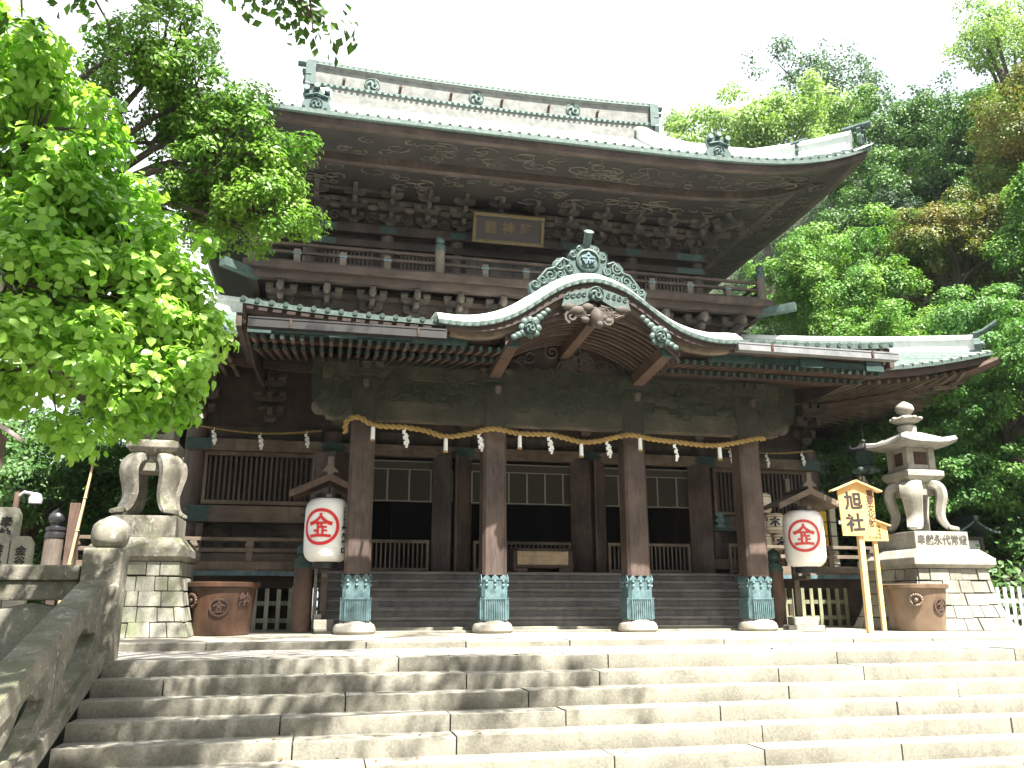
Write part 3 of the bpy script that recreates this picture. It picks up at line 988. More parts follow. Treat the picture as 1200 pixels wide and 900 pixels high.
# main ridge
mb = MB()
def sag(x): return .16*(abs(x)/6.2)**2
RS = [(-.32,-.5),(-.32,.28),(-.27,.30),(-.27,.92),(-.36,.94),(-.36,1.0),(-.30,1.03),(-.14,1.14),(.14,1.14),(.30,1.03),(.36,1.0),(.36,.94),(.27,.92),(.27,.30),(.32,.28),(.32,-.5)]
path = [(x, CY, RZ_+sag(x)) for x in np.linspace(-6.2, 6.2, 17)]
main = sweep(path, RS).build('main_ridge', M_ridge, upr)
for z0, z1, w in ((.20, .30, .36), (.955, 1.01, .39), (1.02, 1.16, .30)):
    sweep(path, [(-w, z0), (-w, z1), (w, z1), (w, z0)]).build('ridge_moulding', M_patina, main)
mb = MB()
for k in range(62):
    x = -6.1 + k*.2; mb.tube([(x, CY-.38, RZ_+sag(x)+1.0), (x, CY-.1, RZ_+sag(x)+1.19)], .05, 6)
    mb.tube([(x, CY-.40, RZ_+sag(x)+.2), (x, CY-.34, RZ_+sag(x)+.25)], .05, 6)
mb.build('ridge_tiles', M_patd, main)
def tomoe(mb, M, r):
    mb.lathe([(r,0),(r,.03),(r*.88,.045),(r*.86,.02),(.001,.02)], 20, M=M)
    for k in range(3):
        a = k*2.094; pts = [M @ Vector((r*q*math.cos(a+b), r*q*math.sin(a+b), .03)) for q, b in ((.28,0),(.5,.55),(.68,1.1),(.74,1.7))]
        mb.tube(pts, [r*.2, r*.17, r*.1, r*.03], 6)
FR = RX(R(90))
ref = None
for x in (-4.05, -.46, 3.05):
    if ref is None:
        mb = MB(); tomoe(mb, FR, .27); ref = mb.build('crest_disc', M_patina, main, smooth=True, angle=30, loc=(x, CY-.27, RZ_+.62))
    else: dup(ref, main, (x, CY-.27, RZ_+.62))
rust = plain('rusty_iron', (.06,.03,.02), .9, .4)
ref = None
for x in (-5.0, -3.1, -1.35, .45, 2.15, 3.95):
    if ref is None:
        mb = MB(); mb.tube([(0, 0, 0), (0, -.16, 0)], .05, 8); mb.cbox((0, -.01, -.1), (.07, .015, .3)); ref = mb.build('iron_eye', rust, main, loc=(x, CY-.272, RZ_+.62))
    else: dup(ref, main, (x, CY-.272, RZ_+.62))
def onigawara(mb, M, s=1.0):
    pts = [(-.42,-.1),(-.46,.15),(-.36,.34),(-.44,.52),(-.36,.66),(-.2,.6),(-.1,.78),(.1,.78),(.2,.6),(.36,.66),(.44,.52),(.36,.34),(.46,.15),(.42,-.1)]
    mb.prism([(a*s, b*s) for a, b in pts], .16*s, M)
    tomoe(mb, M @ T((0, -.0, .2*s)) @ RX(R(90)), .2*s)
    for a in (-.32, 0, .32): mb.tube([M @ Vector((a*s, .2, (.66 if a else .78)*s)), M @ Vector((a*s, -.12*s, (.7 if a else .82)*s))], .1*s, 8)
    mb.tube([M @ Vector((-.36*s, -.03, .44*s)), M @ Vector((0, -.04, .54*s)), M @ Vector((.36*s, -.03, .44*s))], .035*s, 6)
for s in (-1, 1):
    mb = MB(); M = T((s*6.25, CY, RZ_+.15)) @ RZ(R(90*s))
    onigawara(mb, M, 1.0)
    mb.box(s*6.1-.16, s*6.1+.16, CY-.42, CY+.42, RZ_+.3, RZ_+1.2)
    mb.tube([(s*6.0, CY, RZ_+1.3), (s*6.55, CY, RZ_+1.32)], .12, 8)
    mb.build('ridge_end', M_patd, main, smooth=True, angle=30)
# descending ridges
DS = [(-.2,-.1),(-.2,.34),(-.25,.36),(-.25,.42),(-.14,.54),(.14,.54),(.25,.42),(.25,.36),(.2,.34),(.2,-.1)]
for s in (-1, 1):
    pth = [ufront(s*5.6/max(RX_, UX-(RY_-UYF)*q), q) for q in (.99, .85, .7, .55, .42, .32, .245)]
    o = sweep(pth, DS).build('descending_ridge', M_roof, upr, smooth=True, angle=30)
    mb = MB(); e = pth[-1]; onigawara(mb, T(e + Vector((0, -.2, .02))), .82)
    mb.build('ridge_end', M_patd, o, smooth=True, angle=30)
    # corner ridge
    pth = [ufront(s, q) for q in (sE, sE*.75, sE*.5, sE*.28, sE*.12)]
    o = sweep(pth, [(a*.8, b*.9) for a, b in DS]).build('corner_ridge', M_roof, upr, smooth=True, angle=30)
    for q, sc in ((sE*.06, .62), (sE*.45, .5)):
        mb = MB()
        e = ufront(s, q); M = T(e + Vector((0, 0, .1))) @ RZ(R(45*s))
        onigawara(mb, M, sc)
        mb.tube([M @ Vector((0, .5, .8*sc)), M @ Vector((0, -.25, .82*sc))], .1, 8)
        mb.build('ridge_end', M_patina, o, smooth=True, angle=30)
# ================================================================== PORCH OF THE HALL
PX = (-4.15, -1.5, 1.5, 4.15)
sh = MB(); a = .25; c = .06
oct_ = [(-a+c,-a),(a-c,-a),(a,-a+c),(a,a-c),(a-c,a),(-a+c,a),(-a,a-c),(-a,-a+c)]
def octprism(mb, k, z0, z1, k1=None):
    k1 = k1 or k
    vs = [(x*k, y*k, z0) for x, y in oct_] + [(x*k1, y*k1, z1) for x, y in oct_]
    mb.add(vs, [tuple(range(7,-1,-1)), tuple(range(8,16))] + [(i, (i+1)%8, 8+(i+1)%8, 8+i) for i in range(8)])
octprism(sh, .98, 1.1, 4.95, .94)
base = MB(); base.lathe([(.36,0),(.40,.05),(.40,.10),(.37,.17),(.30,.22),(.28,.24)], 24)
slv = MB(); octprism(slv, 1.05, .24, .66); octprism(slv, 1.02, .66, 1.03)
# scalloped upper edge and flutes of the metal sleeve
for q in range(4):
    M = RZ(q*math.pi/2)
    for k in range(3):
        x = -.165+.165*k
        slv.prism([(x-.08,1.01),(x-.06,1.06),(x,1.11),(x+.06,1.06),(x+.08,1.01)], .014, M @ T((0,-.270,0)))
        for z in (.98, .90):
            slv.ball(tuple(M @ Vector((x, -.262, z))), .034, 6, 4)
    for k in range(10):
        x = -.2+.4*k/9; slv.box(x-.008, x+.008, -.285, -.268, .26, .64, M)
    slv.box(-.22, .22, -.286, -.266, .64, .67, M)
ref = None
for x in PX:
    if ref is None:
        ref = sh.build('porch_column', M_woodz, hall, loc=(x, 0, .03))
        base.build('stone_base', M_stone, ref, smooth=True, angle=30); slv.build('metal_sleeve', M_patb, ref)
    else: dup_tree(ref, hall, (x, 0, .03))
# beams and carvings over the columns
mb = MB()
mb.box(-4.9, 4.9, -.15, .15, 4.15, 4.55); mb.box(-5.0, 5.0, -.13, .13, 5.0, 5.3)
mb.build('porch_tie_beam', M_woodpale, hall, bevel=.02)
mb = MB()
mb.box(-4.1, 4.1, -.05, .05, 4.55, 5.0)
for k in range(80):
    x = random.uniform(-4.0, 4.0); z = random.uniform(4.5, 5.05)
    mb.spiral((x, -.16+random.uniform(-.08,.04), z), random.uniform(.1,.24), None, random.uniform(1, 1.7), .035, random.choice((-1,1)), random.uniform(0,6), 14)
for k in range(50):
    mb.ball((random.uniform(-4, 4), -.14, random.uniform(4.5, 5.05)), random.uniform(.06,.14), 7, 5, (1.5, .6, .8))
for s in (-1, 1):   # beast heads at the ends of the beam
    mb.ball((s*4.75, -.05, 4.42), .3, 10, 7, (1.2, .8, .9)); mb.ball((s*5.02, -.1, 4.36), .17, 8, 6); mb.ball((s*4.9, -.2, 4.62), .12, 8, 6)
    for k in range(5): mb.spiral((s*4.7, -.28, 4.3+k*.14), .15, None, 1.4, .035, s, k)
mb.build('carved_frieze', M_carve, hall, smooth=True)
ref = None
for x in PX:
    if ref is None: ref = bracket_mb(1, .28, .25).build('porch_bracket', M_carve, hall, loc=(x, -.05, 4.6))
    else: dup(ref, hall, (x, -.05, 4.6))
# curved link beams back to the hall
for x in PX:
    mb = MB(); pts = [(x, .2 + 3.1*q, 4.5 + .55*math.sin(q*math.pi*.55)) for q in np.linspace(0, 1, 9)]
    mb.tube(pts, [.2]*9, 8); mb.build('link_beam', M_woody, hall, smooth=True)

# porch roof
KX, KY, KZ = 6.45, -2.25, 5.58
def pz(y):
    q = (y-KY)/(3.6-KY); return KZ + 1.85*(.86*q + .14*q*q)
def pedge(x): return .18*(abs(x)/KX)**4
mb = MB()
xs_ = np.linspace(-KX, KX, 41); ys_ = np.linspace(KY, 3.6, 8)
for xa_, xb_, ya_ in ((-KX, -1.75, KY), (1.75, KX, KY), (-1.75, 1.75, -.1)):
    mb.grid([[(x, y, pz(y)+pedge(x)*(1-(y-KY)/6)) for x in np.linspace(xa_, xb_, 18)] for y in np.linspace(ya_, 3.6, 8)])
pr = mb.build('porch_roof', M_roof, hall, smooth=True)
for sd in (-1, 1):
  mb = MB()
  for k in range(54):
    x = -KX+.06 + k*(2*KX-.12)/53
    if x*sd < 2.7: continue
    mb.tube([(x, y, pz(y)+pedge(x)+.0) for y in (KY-.04, KY+.5, KY+1.5, KY+3, 3.6)], .045, 8)
  mb.build('tile_rolls', M_rooftile, pr, smooth=True)
for s in (-1, 1):
    mb = MB()
    x0, x1 = sorted((s*2.85, s*KX))
    n = 12
    rows = []
    for y, dz in ((KY-.02, .0), (KY-.01, -.09)):
        rows.append([(x, y, pz(KY)+pedge(x)+dz) for x in np.linspace(x0, x1, n)])
    mb.grid(rows); mb.build('eave_edge', M_rooftile, pr)
for s in (-1, 1):
    mb = MB()
    x0, x1 = sorted((s*2.6, s*(KX-.05)))
    rows = [[(x, y, KZ+pedge(x)+dz) for x in np.linspace(x0, x1, 10)] for y, dz in ((KY+.05, -.08), (KY+.07, -.22), (KY+.25, -.23))]
    mb.grid(rows)
    # closed gable end of the porch roof
    mb.box(s*KX-.05, s*KX+.05, KY+.1, .4, 5.28, 5.52); 
    pts = [(KY, KZ+.14), (3.4, pz(3.4)), (3.4, 5.5), (.3, 5.2), (KY+.15, 5.34)]
    mb.prism(pts, .06, T((s*(KX-.12), 0, 0)) @ RZ(R(90)))
    mb.build('fascia', M_woodx, pr)
for s in (-1, 1):
    mb = MB(); x0, x1 = sorted((s*2.5, s*6.2))
    mb.box(x0, x1, -2.02, -1.86, 5.24, 5.36)
    for x0, x1 in ((2.4, 3.4), (4.4, 4.9), (5.9, 6.3)):
        a_, b_ = sorted((s*x0, s*x1)); mb.box(a_, b_, -2.08, -2.021, 5.20, 5.40)
    mb.build('copper_cladding', M_patd, pr)
for s in (-1, 1):
    a_, b_ = sorted((s*1.75, s*6.3)); mb = MB(); mb.box(a_, b_, -1.35, -1.2, 5.30, 5.42); mb.build('eave_purlin', M_woodx, hall)
for s in (-1, 1):
    mb = MB(); mb.grid([[(x, y, z) for x in sorted((s*1.7, s*6.35))] for y, z in ((-2.1, 5.40), (-1.2, 5.50), (3.4, 6.3))]); mb.build('soffit', M_woodx, pr)
# rafters with copper caps
ra = MB(); ra.beam((0, -2.0, 5.17), (0, -.9, 5.36), .06, .085)
cp = MB(); cp.beam((0, -2.03, 5.164), (0, -1.97, 5.176), .068, .094)
rb = MB(); rb.beam((0, -1.28, 5.18), (0, 1.5, 5.77), .06, .085)
cq = MB(); cq.beam((0, -1.32, 5.171), (0, -1.25, 5.186), .068, .094)
r1 = r2_ = None
for k in range(74):
    x = -6.22 + k*12.44/73
    if abs(x) > 1.75:
        if r1 is None:
            r1 = ra.build('porch_rafter', M_redwood, hall, loc=(x, 0, 0)); cp.build('copper_cap', M_patd, r1)
        else: dup_tree(r1, hall, (x, 0, 0))
    if abs(x) < 1.75: continue
    if r2_ is None:
        r2_ = rb.build('base_rafter', M_redwood, hall, loc=(x, 0, 0)); cq.build('copper_cap', M_patd, r2_)
    else: dup_tree(r2_, hall, (x, 0, 0))
# long gutters
def gutter(x0, x1, z0, z1, m):
    mb = MB(); y = -2.42
    mb.box(x0, x1, y-.09, y-.08, z0, z1); mb.box(x0, x1, y+.08, y+.09, z0, z1); mb.box(x0, x1, y-.08, y+.08, z0, z0+.012)
    mb.box(x0-.01, x0, y-.09, y+.09, z0, z1); mb.box(x1, x1+.01, y-.09, y+.09, z0, z1)
    mb.box(x0, x1, y-.1, y-.091, z1-.025, z1+.004)
    o = mb.build('gutter', m, hall)
    mb = MB(); k = x0+.7
    while k < x1: mb.box(k-.02, k+.02, y-.12, y+.3, z0+.03, z0+.05); mb.box(k-.02, k+.02, y-.115, y-.101, z0, z1); k += 2.2
    mb.build('gutter_strap', rust, o)
gutter(-6.25, -2.85, 5.17, 5.34, M_gutd)
gutter(2.85, 6.35, 5.33, 5.48, M_lead)

# ---------------------------------------------------------------- curved gable
KX_ = [0, .2, .6, .97, 1.25, 1.6, 1.9, 2.25, 2.6, 2.98]
KV_ = [6.58, 6.565, 6.43, 6.19, 5.97, 5.74, 5.62, 5.54, 5.52, 5.55]
_xx = np.linspace(-3.0, 3.0, 601); _zz = np.interp(np.abs(_xx), KX_, KV_)
_k = np.hanning(61); _k /= _k.sum(); _zp = np.pad(_zz, 30, mode='edge'); _zz = np.convolve(_zp, _k, 'valid')
def kz(x): return float(np.interp(x, _xx, _zz))
gx_ = np.linspace(-2.98, 2.98, 61)
GY = -2.45
mb = MB()
rows = []
for y, dz in ((GY, .0), (GY+.10, .09), (GY+.3, .23), (GY+.6, .34), (GY+1.5, .50), (-.2, .66), (1.5, .90), (3.9, 1.25)):
    f = (1 if y < -1 else max(.55, 1-(y+1)*.09))
    rows.append([(x, y, 5.54 + (kz(x)-5.54)*f + dz) for x in gx_])
mb.grid(rows)
gab = mb.build('gable_roof', M_roof, hall, smooth=True)
mb = MB()
mb.grid([[(x, GY-.015, kz(x)+.01) for x in gx_], [(x, GY-.01, kz(x)-.075) for x in gx_], [(x, GY+.10, kz(x)-.085) for x in gx_]])
for k in range(41):
    x = -2.93 + k*5.86/40
    mb.tube([(x, GY-.03, kz(x)-.045), (x, GY+.06, kz(x)-.03)], .036, 8)
mb.build('eave_edge', M_rooftile, gab, smooth=True, angle=40)
# bargeboards: a deep curved board and an inner one
def arch(d0, d1, y0, y1, lim, mat, name, taper=True, k=1.0):
    mb = MB(); xs__ = np.linspace(-lim, lim, 49)
    def b(x, d): return kz(x*k) - d*(1 - (.45*(abs(x)/lim)**2 if taper else 0))
    A = [(x, y0, b(x, d0)) for x in xs__]; B = [(x, y0, b(x, d1)) for x in xs__]
    C_ = [(x, y1, b(x, d1)) for x in xs__]; D = [(x, y1, b(x, d0)) for x in xs__]
    mb.grid([A, B, C_, D, A])
    return mb.build(name, mat, hall, smooth=True, angle=30)
arch(.085, .24, GY+.04, GY+.30, 2.85, M_woodx, 'bargeboard')
arch(.24, .36, GY+.16, GY+.34, 2.75, M_woodpale, 'bargeboard')
def zin(x, lim=1.72): return 5.14 + .80*max(0, math.cos(math.pi*x/(2*lim)))**.72
xs__ = np.linspace(-1.72, 1.72, 41)
mb = MB()
A = [(x, GY+.18, kz(x)-.30) for x in xs__]; B = [(x, GY+.18, max(5.14, zin(x)+.05)) for x in xs__]
C_ = [(x, GY+.30, max(5.14, zin(x)+.05)) for x in xs__]
mb.grid([A, B, C_]); mb.build('inner_bargeboard', M_woodx, hall, smooth=True, angle=30)
mb = MB(); mb.grid([[(x, y, zin(x)+.08) for x in xs__] for y in (GY+.2, -.2)]); mb.build('gable_soffit', M_woodx, hall, smooth=True)
for j in range(11):
    y0 = -2.2 + j*.185; mb = MB()
    rows = [[(x, y, zin(x)+dz) for x in xs__] for y, dz in ((y0, .07), (y0, -.04), (y0+.085, -.04), (y0+.085, .07))]
    mb.grid(rows); mb.build('arched_rafter', M_woodx if j % 2 else M_woodz, hall, smooth=True, angle=30)
mb = MB()
pts = [(x, zin(x)+.1) for x in np.linspace(-1.7, 1.7, 25)] + [(1.7, 5.0), (-1.7, 5.0)]
mb.prism(pts, .08, T((0, -.15, 0)))
mb.build('gable_wall', M_woodx, hall)
mb = MB()
for k in range(34):
    x = random.uniform(-1.3, 1.3); z = random.uniform(5.2, max(5.25, zin(x)-.12))
    mb.spiral((x, -.2, z), random.uniform(.1,.2), None, 1.5, .035, random.choice((-1,1)), random.uniform(0,6), 14)
mb.build('gable_carving', M_carve, hall)
for a_, b_, w_ in (((-1.55, .1, 5.15), (-1.55, -2.05, 5.36), .24), ((1.55, .1, 5.15), (1.55, -2.05, 5.36), .24), ((0, -.1, 5.74), (0, -2.1, 5.84), .2)):
    mb = MB(); mb.beam(a_, b_, w_, w_+.02); pb_ = mb.build('projecting_beam', M_redwood, hall, bevel=.02)
    if a_[0]: mb = MB(); mb.beam((a_[0], -2.04, 5.359), (a_[0], -2.12, 5.367), .27, .29); mb.build('beam_cap', M_patd, pb_)
# hanging carving under the peak
mb = MB()
for k in range(16):
    x = random.uniform(-.62, .62); z = 5.93 - .45*abs(x)*0 + random.uniform(-.16,.14)*(1-abs(x)*.6) - .12*abs(x)
    mb.spiral((x, GY+.05, z), random.uniform(.08,.16), None, 1.5, .04, random.choice((-1,1)), random.uniform(0,6), 14)
for k in range(12): mb.ball((random.uniform(-.55,.55), GY+.05, 5.9+random.uniform(-.16,.12)), random.uniform(.06,.12), 8, 6, (1.4, .7, .9))
mb.ball((0, GY, 5.78), .15, 10, 7, (.9, .8, 1.3)); mb.ball((.02, GY-.1, 5.62), .07, 8, 6)
mb.build('gable_pendant', M_carve, hall, smooth=True)
# copper fittings of the bargeboard
mb = MB()
top = [(x, kz(x)-.20) for x in np.linspace(-.62, .62, 13)]; bot = [(x, kz(x)-.45 + .05*math.cos(x*9)) for x in np.linspace(.68, -.68, 15)]
mb.prism(top+bot, .05, T((0, GY-.0, 0)))
tomoe(mb, T((0, GY-.005, 6.26)) @ RX(R(90)), .15)
for s in (-1, 1):
    for k in range(4): mb.spiral((s*(.25+.11*k), GY-.01, 6.24-.02*k), .055, None, 1.4, .012, s, 1)
mb.build('copper_plate', M_patina, hall, smooth=True, angle=30)
for s in (-1, 1):
    mb = MB(); Mx = T((s*1.28, GY+.05, 5.52)); 
    for k in range(8):
        a_ = k*math.pi/4; mb.ball(tuple(Mx @ Vector((.15*math.cos(a_), 0, .15*math.sin(a_)))), .075, 8, 5, (1, .4, 1))
    tomoe(mb, Mx @ T((0, -.03, 0)) @ RX(R(90)), .12)
    for k in range(4): mb.ball((s*(1.28-.1-.08*k), GY+.05, 5.66+.075*k), .075-.008*k, 8, 5, (1.2, .4, 1))
    for k in range(3): mb.ball((s*(1.28+.14+.08*k), GY+.05, 5.42-.05*k), .06, 8, 5, (1.2, .4, 1))
    mb.build('flower_fitting', M_patina, hall, smooth=True)
# crest ornament on the ridge of the gable
CYO = GY + .45
mb = MB()
out = [(-1.36,6.30),(-1.40,6.42),(-1.30,6.50),(-1.20,6.48),(-1.16,6.60),(-1.05,6.64),(-.98,6.76),(-.86,6.74),(-.84,6.90),(-.74,7.00),(-.60,7.02),(-.52,6.92),(-.44,6.96),(-.46,7.08),(-.40,7.20),(-.28,7.22),(-.22,7.32),(-.10,7.34)]
out = out + [(-x, z) for x, z in out[::-1]]
CW = .86
out = [(x*CW, z+.13) for x, z in out]
low_ = [(x, kz(x)+.12) for x in np.linspace(1.12, -1.12, 21)]
mb.prism(out+low_, .16, T((0, CYO, 0)))
crest = mb.build('crest_ornament', M_patd, hall)
mb = MB()
for s in (-1, 1):
    for x, z, r in ((1.25,6.42,.10),(1.08,6.52,.11),(.90,6.62,.13),(.70,6.86,.14),(.66,6.66,.10),(.46,6.80,.10),(.36,7.10,.09),(.2,7.24,.08),(.95,6.50,.07)):
        mb.spiral((s*x*CW, CYO-.01, z+.13), r*.9, None, 1.6, .03, s, 2 if s > 0 else 1.1)
    mb.tube([(s*CW*1.2, CYO-.01, 6.63), (s*CW*.98, CYO-.01, 6.87), (s*CW*.82, CYO-.01, 6.91), (s*CW*.6, CYO-.01, 7.13), (s*CW*.46, CYO-.02, 7.07)], .028, 6)
mb.lathe([(.23, -.02), (.25, .03), (.21, .05), (.19, .01)], 20, M=T((0, CYO-.0, 7.13)) @ RX(R(90)))
mb.build('scroll_relief', M_patina, crest, smooth=True)
mb = MB(); mb.tube([(0, CYO+.14, 7.36), (0, CYO+.06, 7.48), (0, CYO-.10, 7.70)], [.07, .08, .085], 14)
mb.lathe([(.10, 0), (.11, .01), (.08, .03)], 14, M=T((0, CYO-.10, 7.70)) @ RX(R(40)))
mb.build('finial_tube', M_patina, crest, smooth=True, angle=40)
text_part('crest_character', '金', .30, M_patb, crest, T((0, CYO-.035, 7.13)), .006, .012)

# ---------------------------------------------------------------- things hung on the hall
# green bird net in front of the carvings
def netmat():
    m, nt, bs = newmat('green_net')
    bs.inputs['Base Color'].default_value = (.024, .034, .02, 1); bs.inputs['Roughness'].default_value = .8
    tr = N(nt, 'ShaderNodeBsdfTransparent'); ms = N(nt, 'ShaderNodeMixShader')
    v = coords(nt); f = nz(nt, v, 2.2, 5, .6, .8)
    fa = N(nt, 'ShaderNodeMapRange'); fa.inputs['From Min'].default_value = .3; fa.inputs['From Max'].default_value = .7
    fa.inputs['To Min'].default_value = .35; fa.inputs['To Max'].default_value = .62
    nt.links.new(f, fa.inputs['Value']); nt.links.new(fa.outputs[0], ms.inputs[0])
    nt.links.new(tr.outputs[0], ms.inputs[1]); nt.links.new(bs.outputs[0], ms.inputs[2])
    nt.links.new(ms.outputs[0], nt.nodes['Material Output'].inputs[0])
    return m
M_net = netmat()
mb = MB(); nx = 70; rows = []
for j in range(12):
    q = j/11; z = 5.30 - q*1.26; row = []
    for i in range(nx):
        t = -1 + 2*i/(nx-1); xe = 5.2 - .55*max(0, q-.55)**2/.2
        row.append((t*xe, -.42 - .05*math.sin(t*19)*q + .03*mnoise.noise(Vector((t*14, z*3, 0))), z + .03*math.sin(t*27)*q))
    rows.append(row)
mb.grid(rows)
net = mb.build('bird_net', M_net, None, smooth=True); tag(net, 'green mesh net stretched over the carved beams above the porch columns', 'net')

def cord(mb, pts, r, strands=3, pitch=.16, seg=6, step=.02):
    "twisted rope along a polyline"
    P = [Vector(p) for p in pts]; L = [0]
    for a_, b_ in zip(P, P[1:]): L.append(L[-1]+(b_-a_).length)
    n = int(L[-1]/step)
    def at(s):
        for i in range(len(P)-1):
            if s <= L[i+1] or i == len(P)-2:
                f = (s-L[i])/max(1e-6, L[i+1]-L[i]); return P[i].lerp(P[i+1], f)
    for k in range(strands):
        q = []
        for i in range(n+1):
            s = L[-1]*i/n; p = at(s); d = (at(min(L[-1], s+.01))-at(max(0, s-.01))).normalized()
            a_ = d.cross(Vector((0, 1, 0))).normalized(); b_ = d.cross(a_)
            ph = 2*math.pi*(s/pitch + k/strands); q.append(p + (a_*math.cos(ph)+b_*math.sin(ph))*r*.55)
        mb.tube(q, r*.62, seg)
def smooth_path(pts, n=8):
    P = [Vector(p) for p in pts]; out = []
    for i in range(len(P)-1):
        p0, p1, p2, p3 = P[max(0,i-1)], P[i], P[i+1], P[min(len(P)-1,i+2)]
        for k in range(n):
            t = k/n; out.append(.5*((2*p1)+(p2-p0)*t+(2*p0-5*p1+4*p2-p3)*t*t+(3*p1-p0-3*p2+p3)*t**3))
    return out + [P[-1]]
rp = [(-4.50,-.30,3.82),(-4.50,-.44,4.0),(-4.36,-.48,4.10),(-4.2,-.48,4.08),(-3.95,-.47,3.96),(-3.35,-.47,3.94),(-2.9,-.47,3.88),(-2.56,-.47,3.79),(-2.1,-.47,3.86),(-1.6,-.47,3.99),(-1.04,-.47,3.91),(-.44,-.47,3.92),(-.1,-.47,3.86),(.25,-.47,3.79),(.6,-.47,3.82),(.84,-.47,3.88),(1.32,-.47,3.98),(1.8,-.47,3.91),(2.35,-.47,3.87),(2.9,-.47,3.83),(3.32,-.47,3.84),(3.8,-.47,3.93),(4.18,-.47,4.02),(4.4,-.40,4.03)]
rp = smooth_path(rp, 5)
ro = empty('shimenawa_rope', (0, -.47, 3.9), 0, 'thick golden straw rope strung across the porch columns with white paper streamers and tassels', 'straw rope')
def unroot(mb, o):
    l = o.location; mb.v = [(x-l.x, y-l.y, z-l.z) for x, y, z in mb.v]; return mb
mb = MB(); cord(mb, rp, .05, 2, .24, 7); unroot(mb, ro).build('rope', M_straw, ro, smooth=True, fix=False)
def rz_at(x): return min(((abs(p.x-x), p.z) for p in rp[6:]))[1]
def streamer(s=1.0):
    mb = MB(); z = 0
    for k in range(5):
        w_, h_ = .058*s, .075*s; sd = 1 if k % 2 else -1
        M = T((.022*sd*s + .012*(k-2)*s*.6, -.008*k, z)) @ RZ(R(22*sd)) @ RY(R(10*sd))
        mb.box(-w_/2, w_/2, -.002, .002, -h_, 0, M); z -= h_*.74
    for k in range(3):
        M = T((.045*s, .01, -.09*s-.085*k*s)) @ RZ(R(-30)) @ RY(R(-14*(1 if k % 2 else -1)))
        mb.box(-.025*s, .025*s, -.002, .002, -.085*s, 0, M)
    mb.box(-.006, .006, -.006, .006, -.02, .07)
    return mb
def tassel():
    mb = MB(); mb.lathe([(.012,.08),(.035,.05),(.04,0),(.042,-.17),(.05,-.2),(.02,-.2)], 10); return mb
sref = tref = None
for x in (-3.35, -1.86, -.42, .82, 2.30):
    z = rz_at(x) - .06
    if sref is None: sref = streamer().build('paper_streamer', M_white, ro, loc=(x, -.02, z-3.9))
    else: dup(sref, ro, (x, -.02, z-3.9), (0, 0, random.uniform(-.4,.4)))
for x in (-3.98, -2.55, -1.05, .24, 1.52, 3.30):
    z = rz_at(x) - .1
    if tref is None:
        tref = tassel().build('tassel', M_white, ro, smooth=True, loc=(x, -.02, z-3.9))
        mb = MB(); mb.lathe([(.048,-.22),(.05,-.19),(.02,-.18)], 10); mb.lathe([(.02,.08),(.03,.05),(.01,.045)], 10); mb.build('straw_end', M_straw, tref)
    else: dup_tree(tref, ro, (x, -.02, z-3.9))
for s, lab in ((-1, 'thin straw rope with paper streamers above the lattice window behind the rusty tub'), (1, 'thin straw rope with small paper streamers under the bracket end behind the sunlit stone lantern')):
    r_ = empty('thin_rope', (s*6.3, 3.0, 4.5), 0, lab, 'straw rope')
    mb = MB(); pts = [(s*(5.0+2.7*q)-s*6.3, 0, -.12*math.sin(q*math.pi)) for q in np.linspace(0, 1, 13)]
    cord(mb, pts, .022, 3, .08, 5, .025); mb.build('rope', M_straw, r_, smooth=True, fix=False)
    for q in (.12, .5, .88):
        dup(sref, r_, (s*(5.0+2.7*q)-s*6.3, -.02, -.05-.12*math.sin(q*math.pi)), (0, 0, random.uniform(-.3,.3)), (.95, .95, .95))

# name board under the upper eaves
pl = empty('name_board', (-.32, 4.12, 10.12), 0, 'gilt framed dark plaque with three gold characters under the upper eaves', 'plaque')
Mt = RX(R(14))
mb = MB()
W2, H2 = 1.0, .82
mb.box(-W2+.1, W2-.1, -.02, .02, .08, H2-.06, Mt)
mb.build('panel', plain('plaque_panel', (.022,.012,.010), .5), pl)
mb = MB()
for x0, x1, z0, z1 in ((-W2, W2, 0, .1), (-W2, W2, H2-.08, H2+.02), (-W2, -W2+.1, .101, H2-.081), (W2-.1, W2, .101, H2-.081)):
    mb.box(x0, x1, -.07, .03, z0, z1, Mt)
mb.build('frame', M_gold, pl, bevel=.02)
mb = MB()
for x0, x1, z0, z1 in ((-W2+.1, W2-.1, .101, .125), (-W2+.1, W2-.1, H2-.105, H2-.081)): mb.box(x0, x1, -.05, -.02, z0, z1, Mt)
mb.build('inner_moulding', M_blackm, pl)
for i, ch in enumerate('觀神降'):
    text_part('gilt_character', ch, .36, M_gold, pl, Mt @ T((-.5+.5*i, -.026, .42)), .004, .006)

# bamboo blinds in the open bays
bl = plain('blind_cane', (.045,.038,.03), .8, .3, 30)
blc = plain('blind_tape', (.20,.195,.175), .8, .2, 20)
def blind(x, wd, lab):
    b = empty('bamboo_blind', (x, 3.36, 2.96), 0, lab, 'blind', 'blinds in the open bays')
    mb = MB()
    for k in range(26): z = .02 + k*.028; mb.tube([(-wd/2, 0, z), (wd/2, 0, z)], .0135, 5)
    mb.build('canes', bl, b)
    mb = MB(); mb.box(-wd/2, wd/2, -.022, -.016, .74, .95)
    n = int(wd/.19)
    for k in range(n): mb.lathe([(.075, 0), (.078, .012), (.06, .012)], 12, M=T((-wd/2+(k+.5)*wd/n, -.024, .845)) @ RX(R(90)))
    mb.build('valance', bl, b)
    mb = MB(); n = max(3, int(wd/.45))
    for k in range(n+1): x_ = -wd/2 + k*wd/n; mb.box(x_-.02, x_+.02, -.03, -.024, 0, .75)
    mb.box(-wd/2, wd/2, -.03, -.023, .735, .76); mb.box(-wd/2, wd/2, -.03, -.023, .93, .955); mb.box(-wd/2, wd/2, -.02, .02, -.02, .005)
    mb.build('tapes', blc, b)
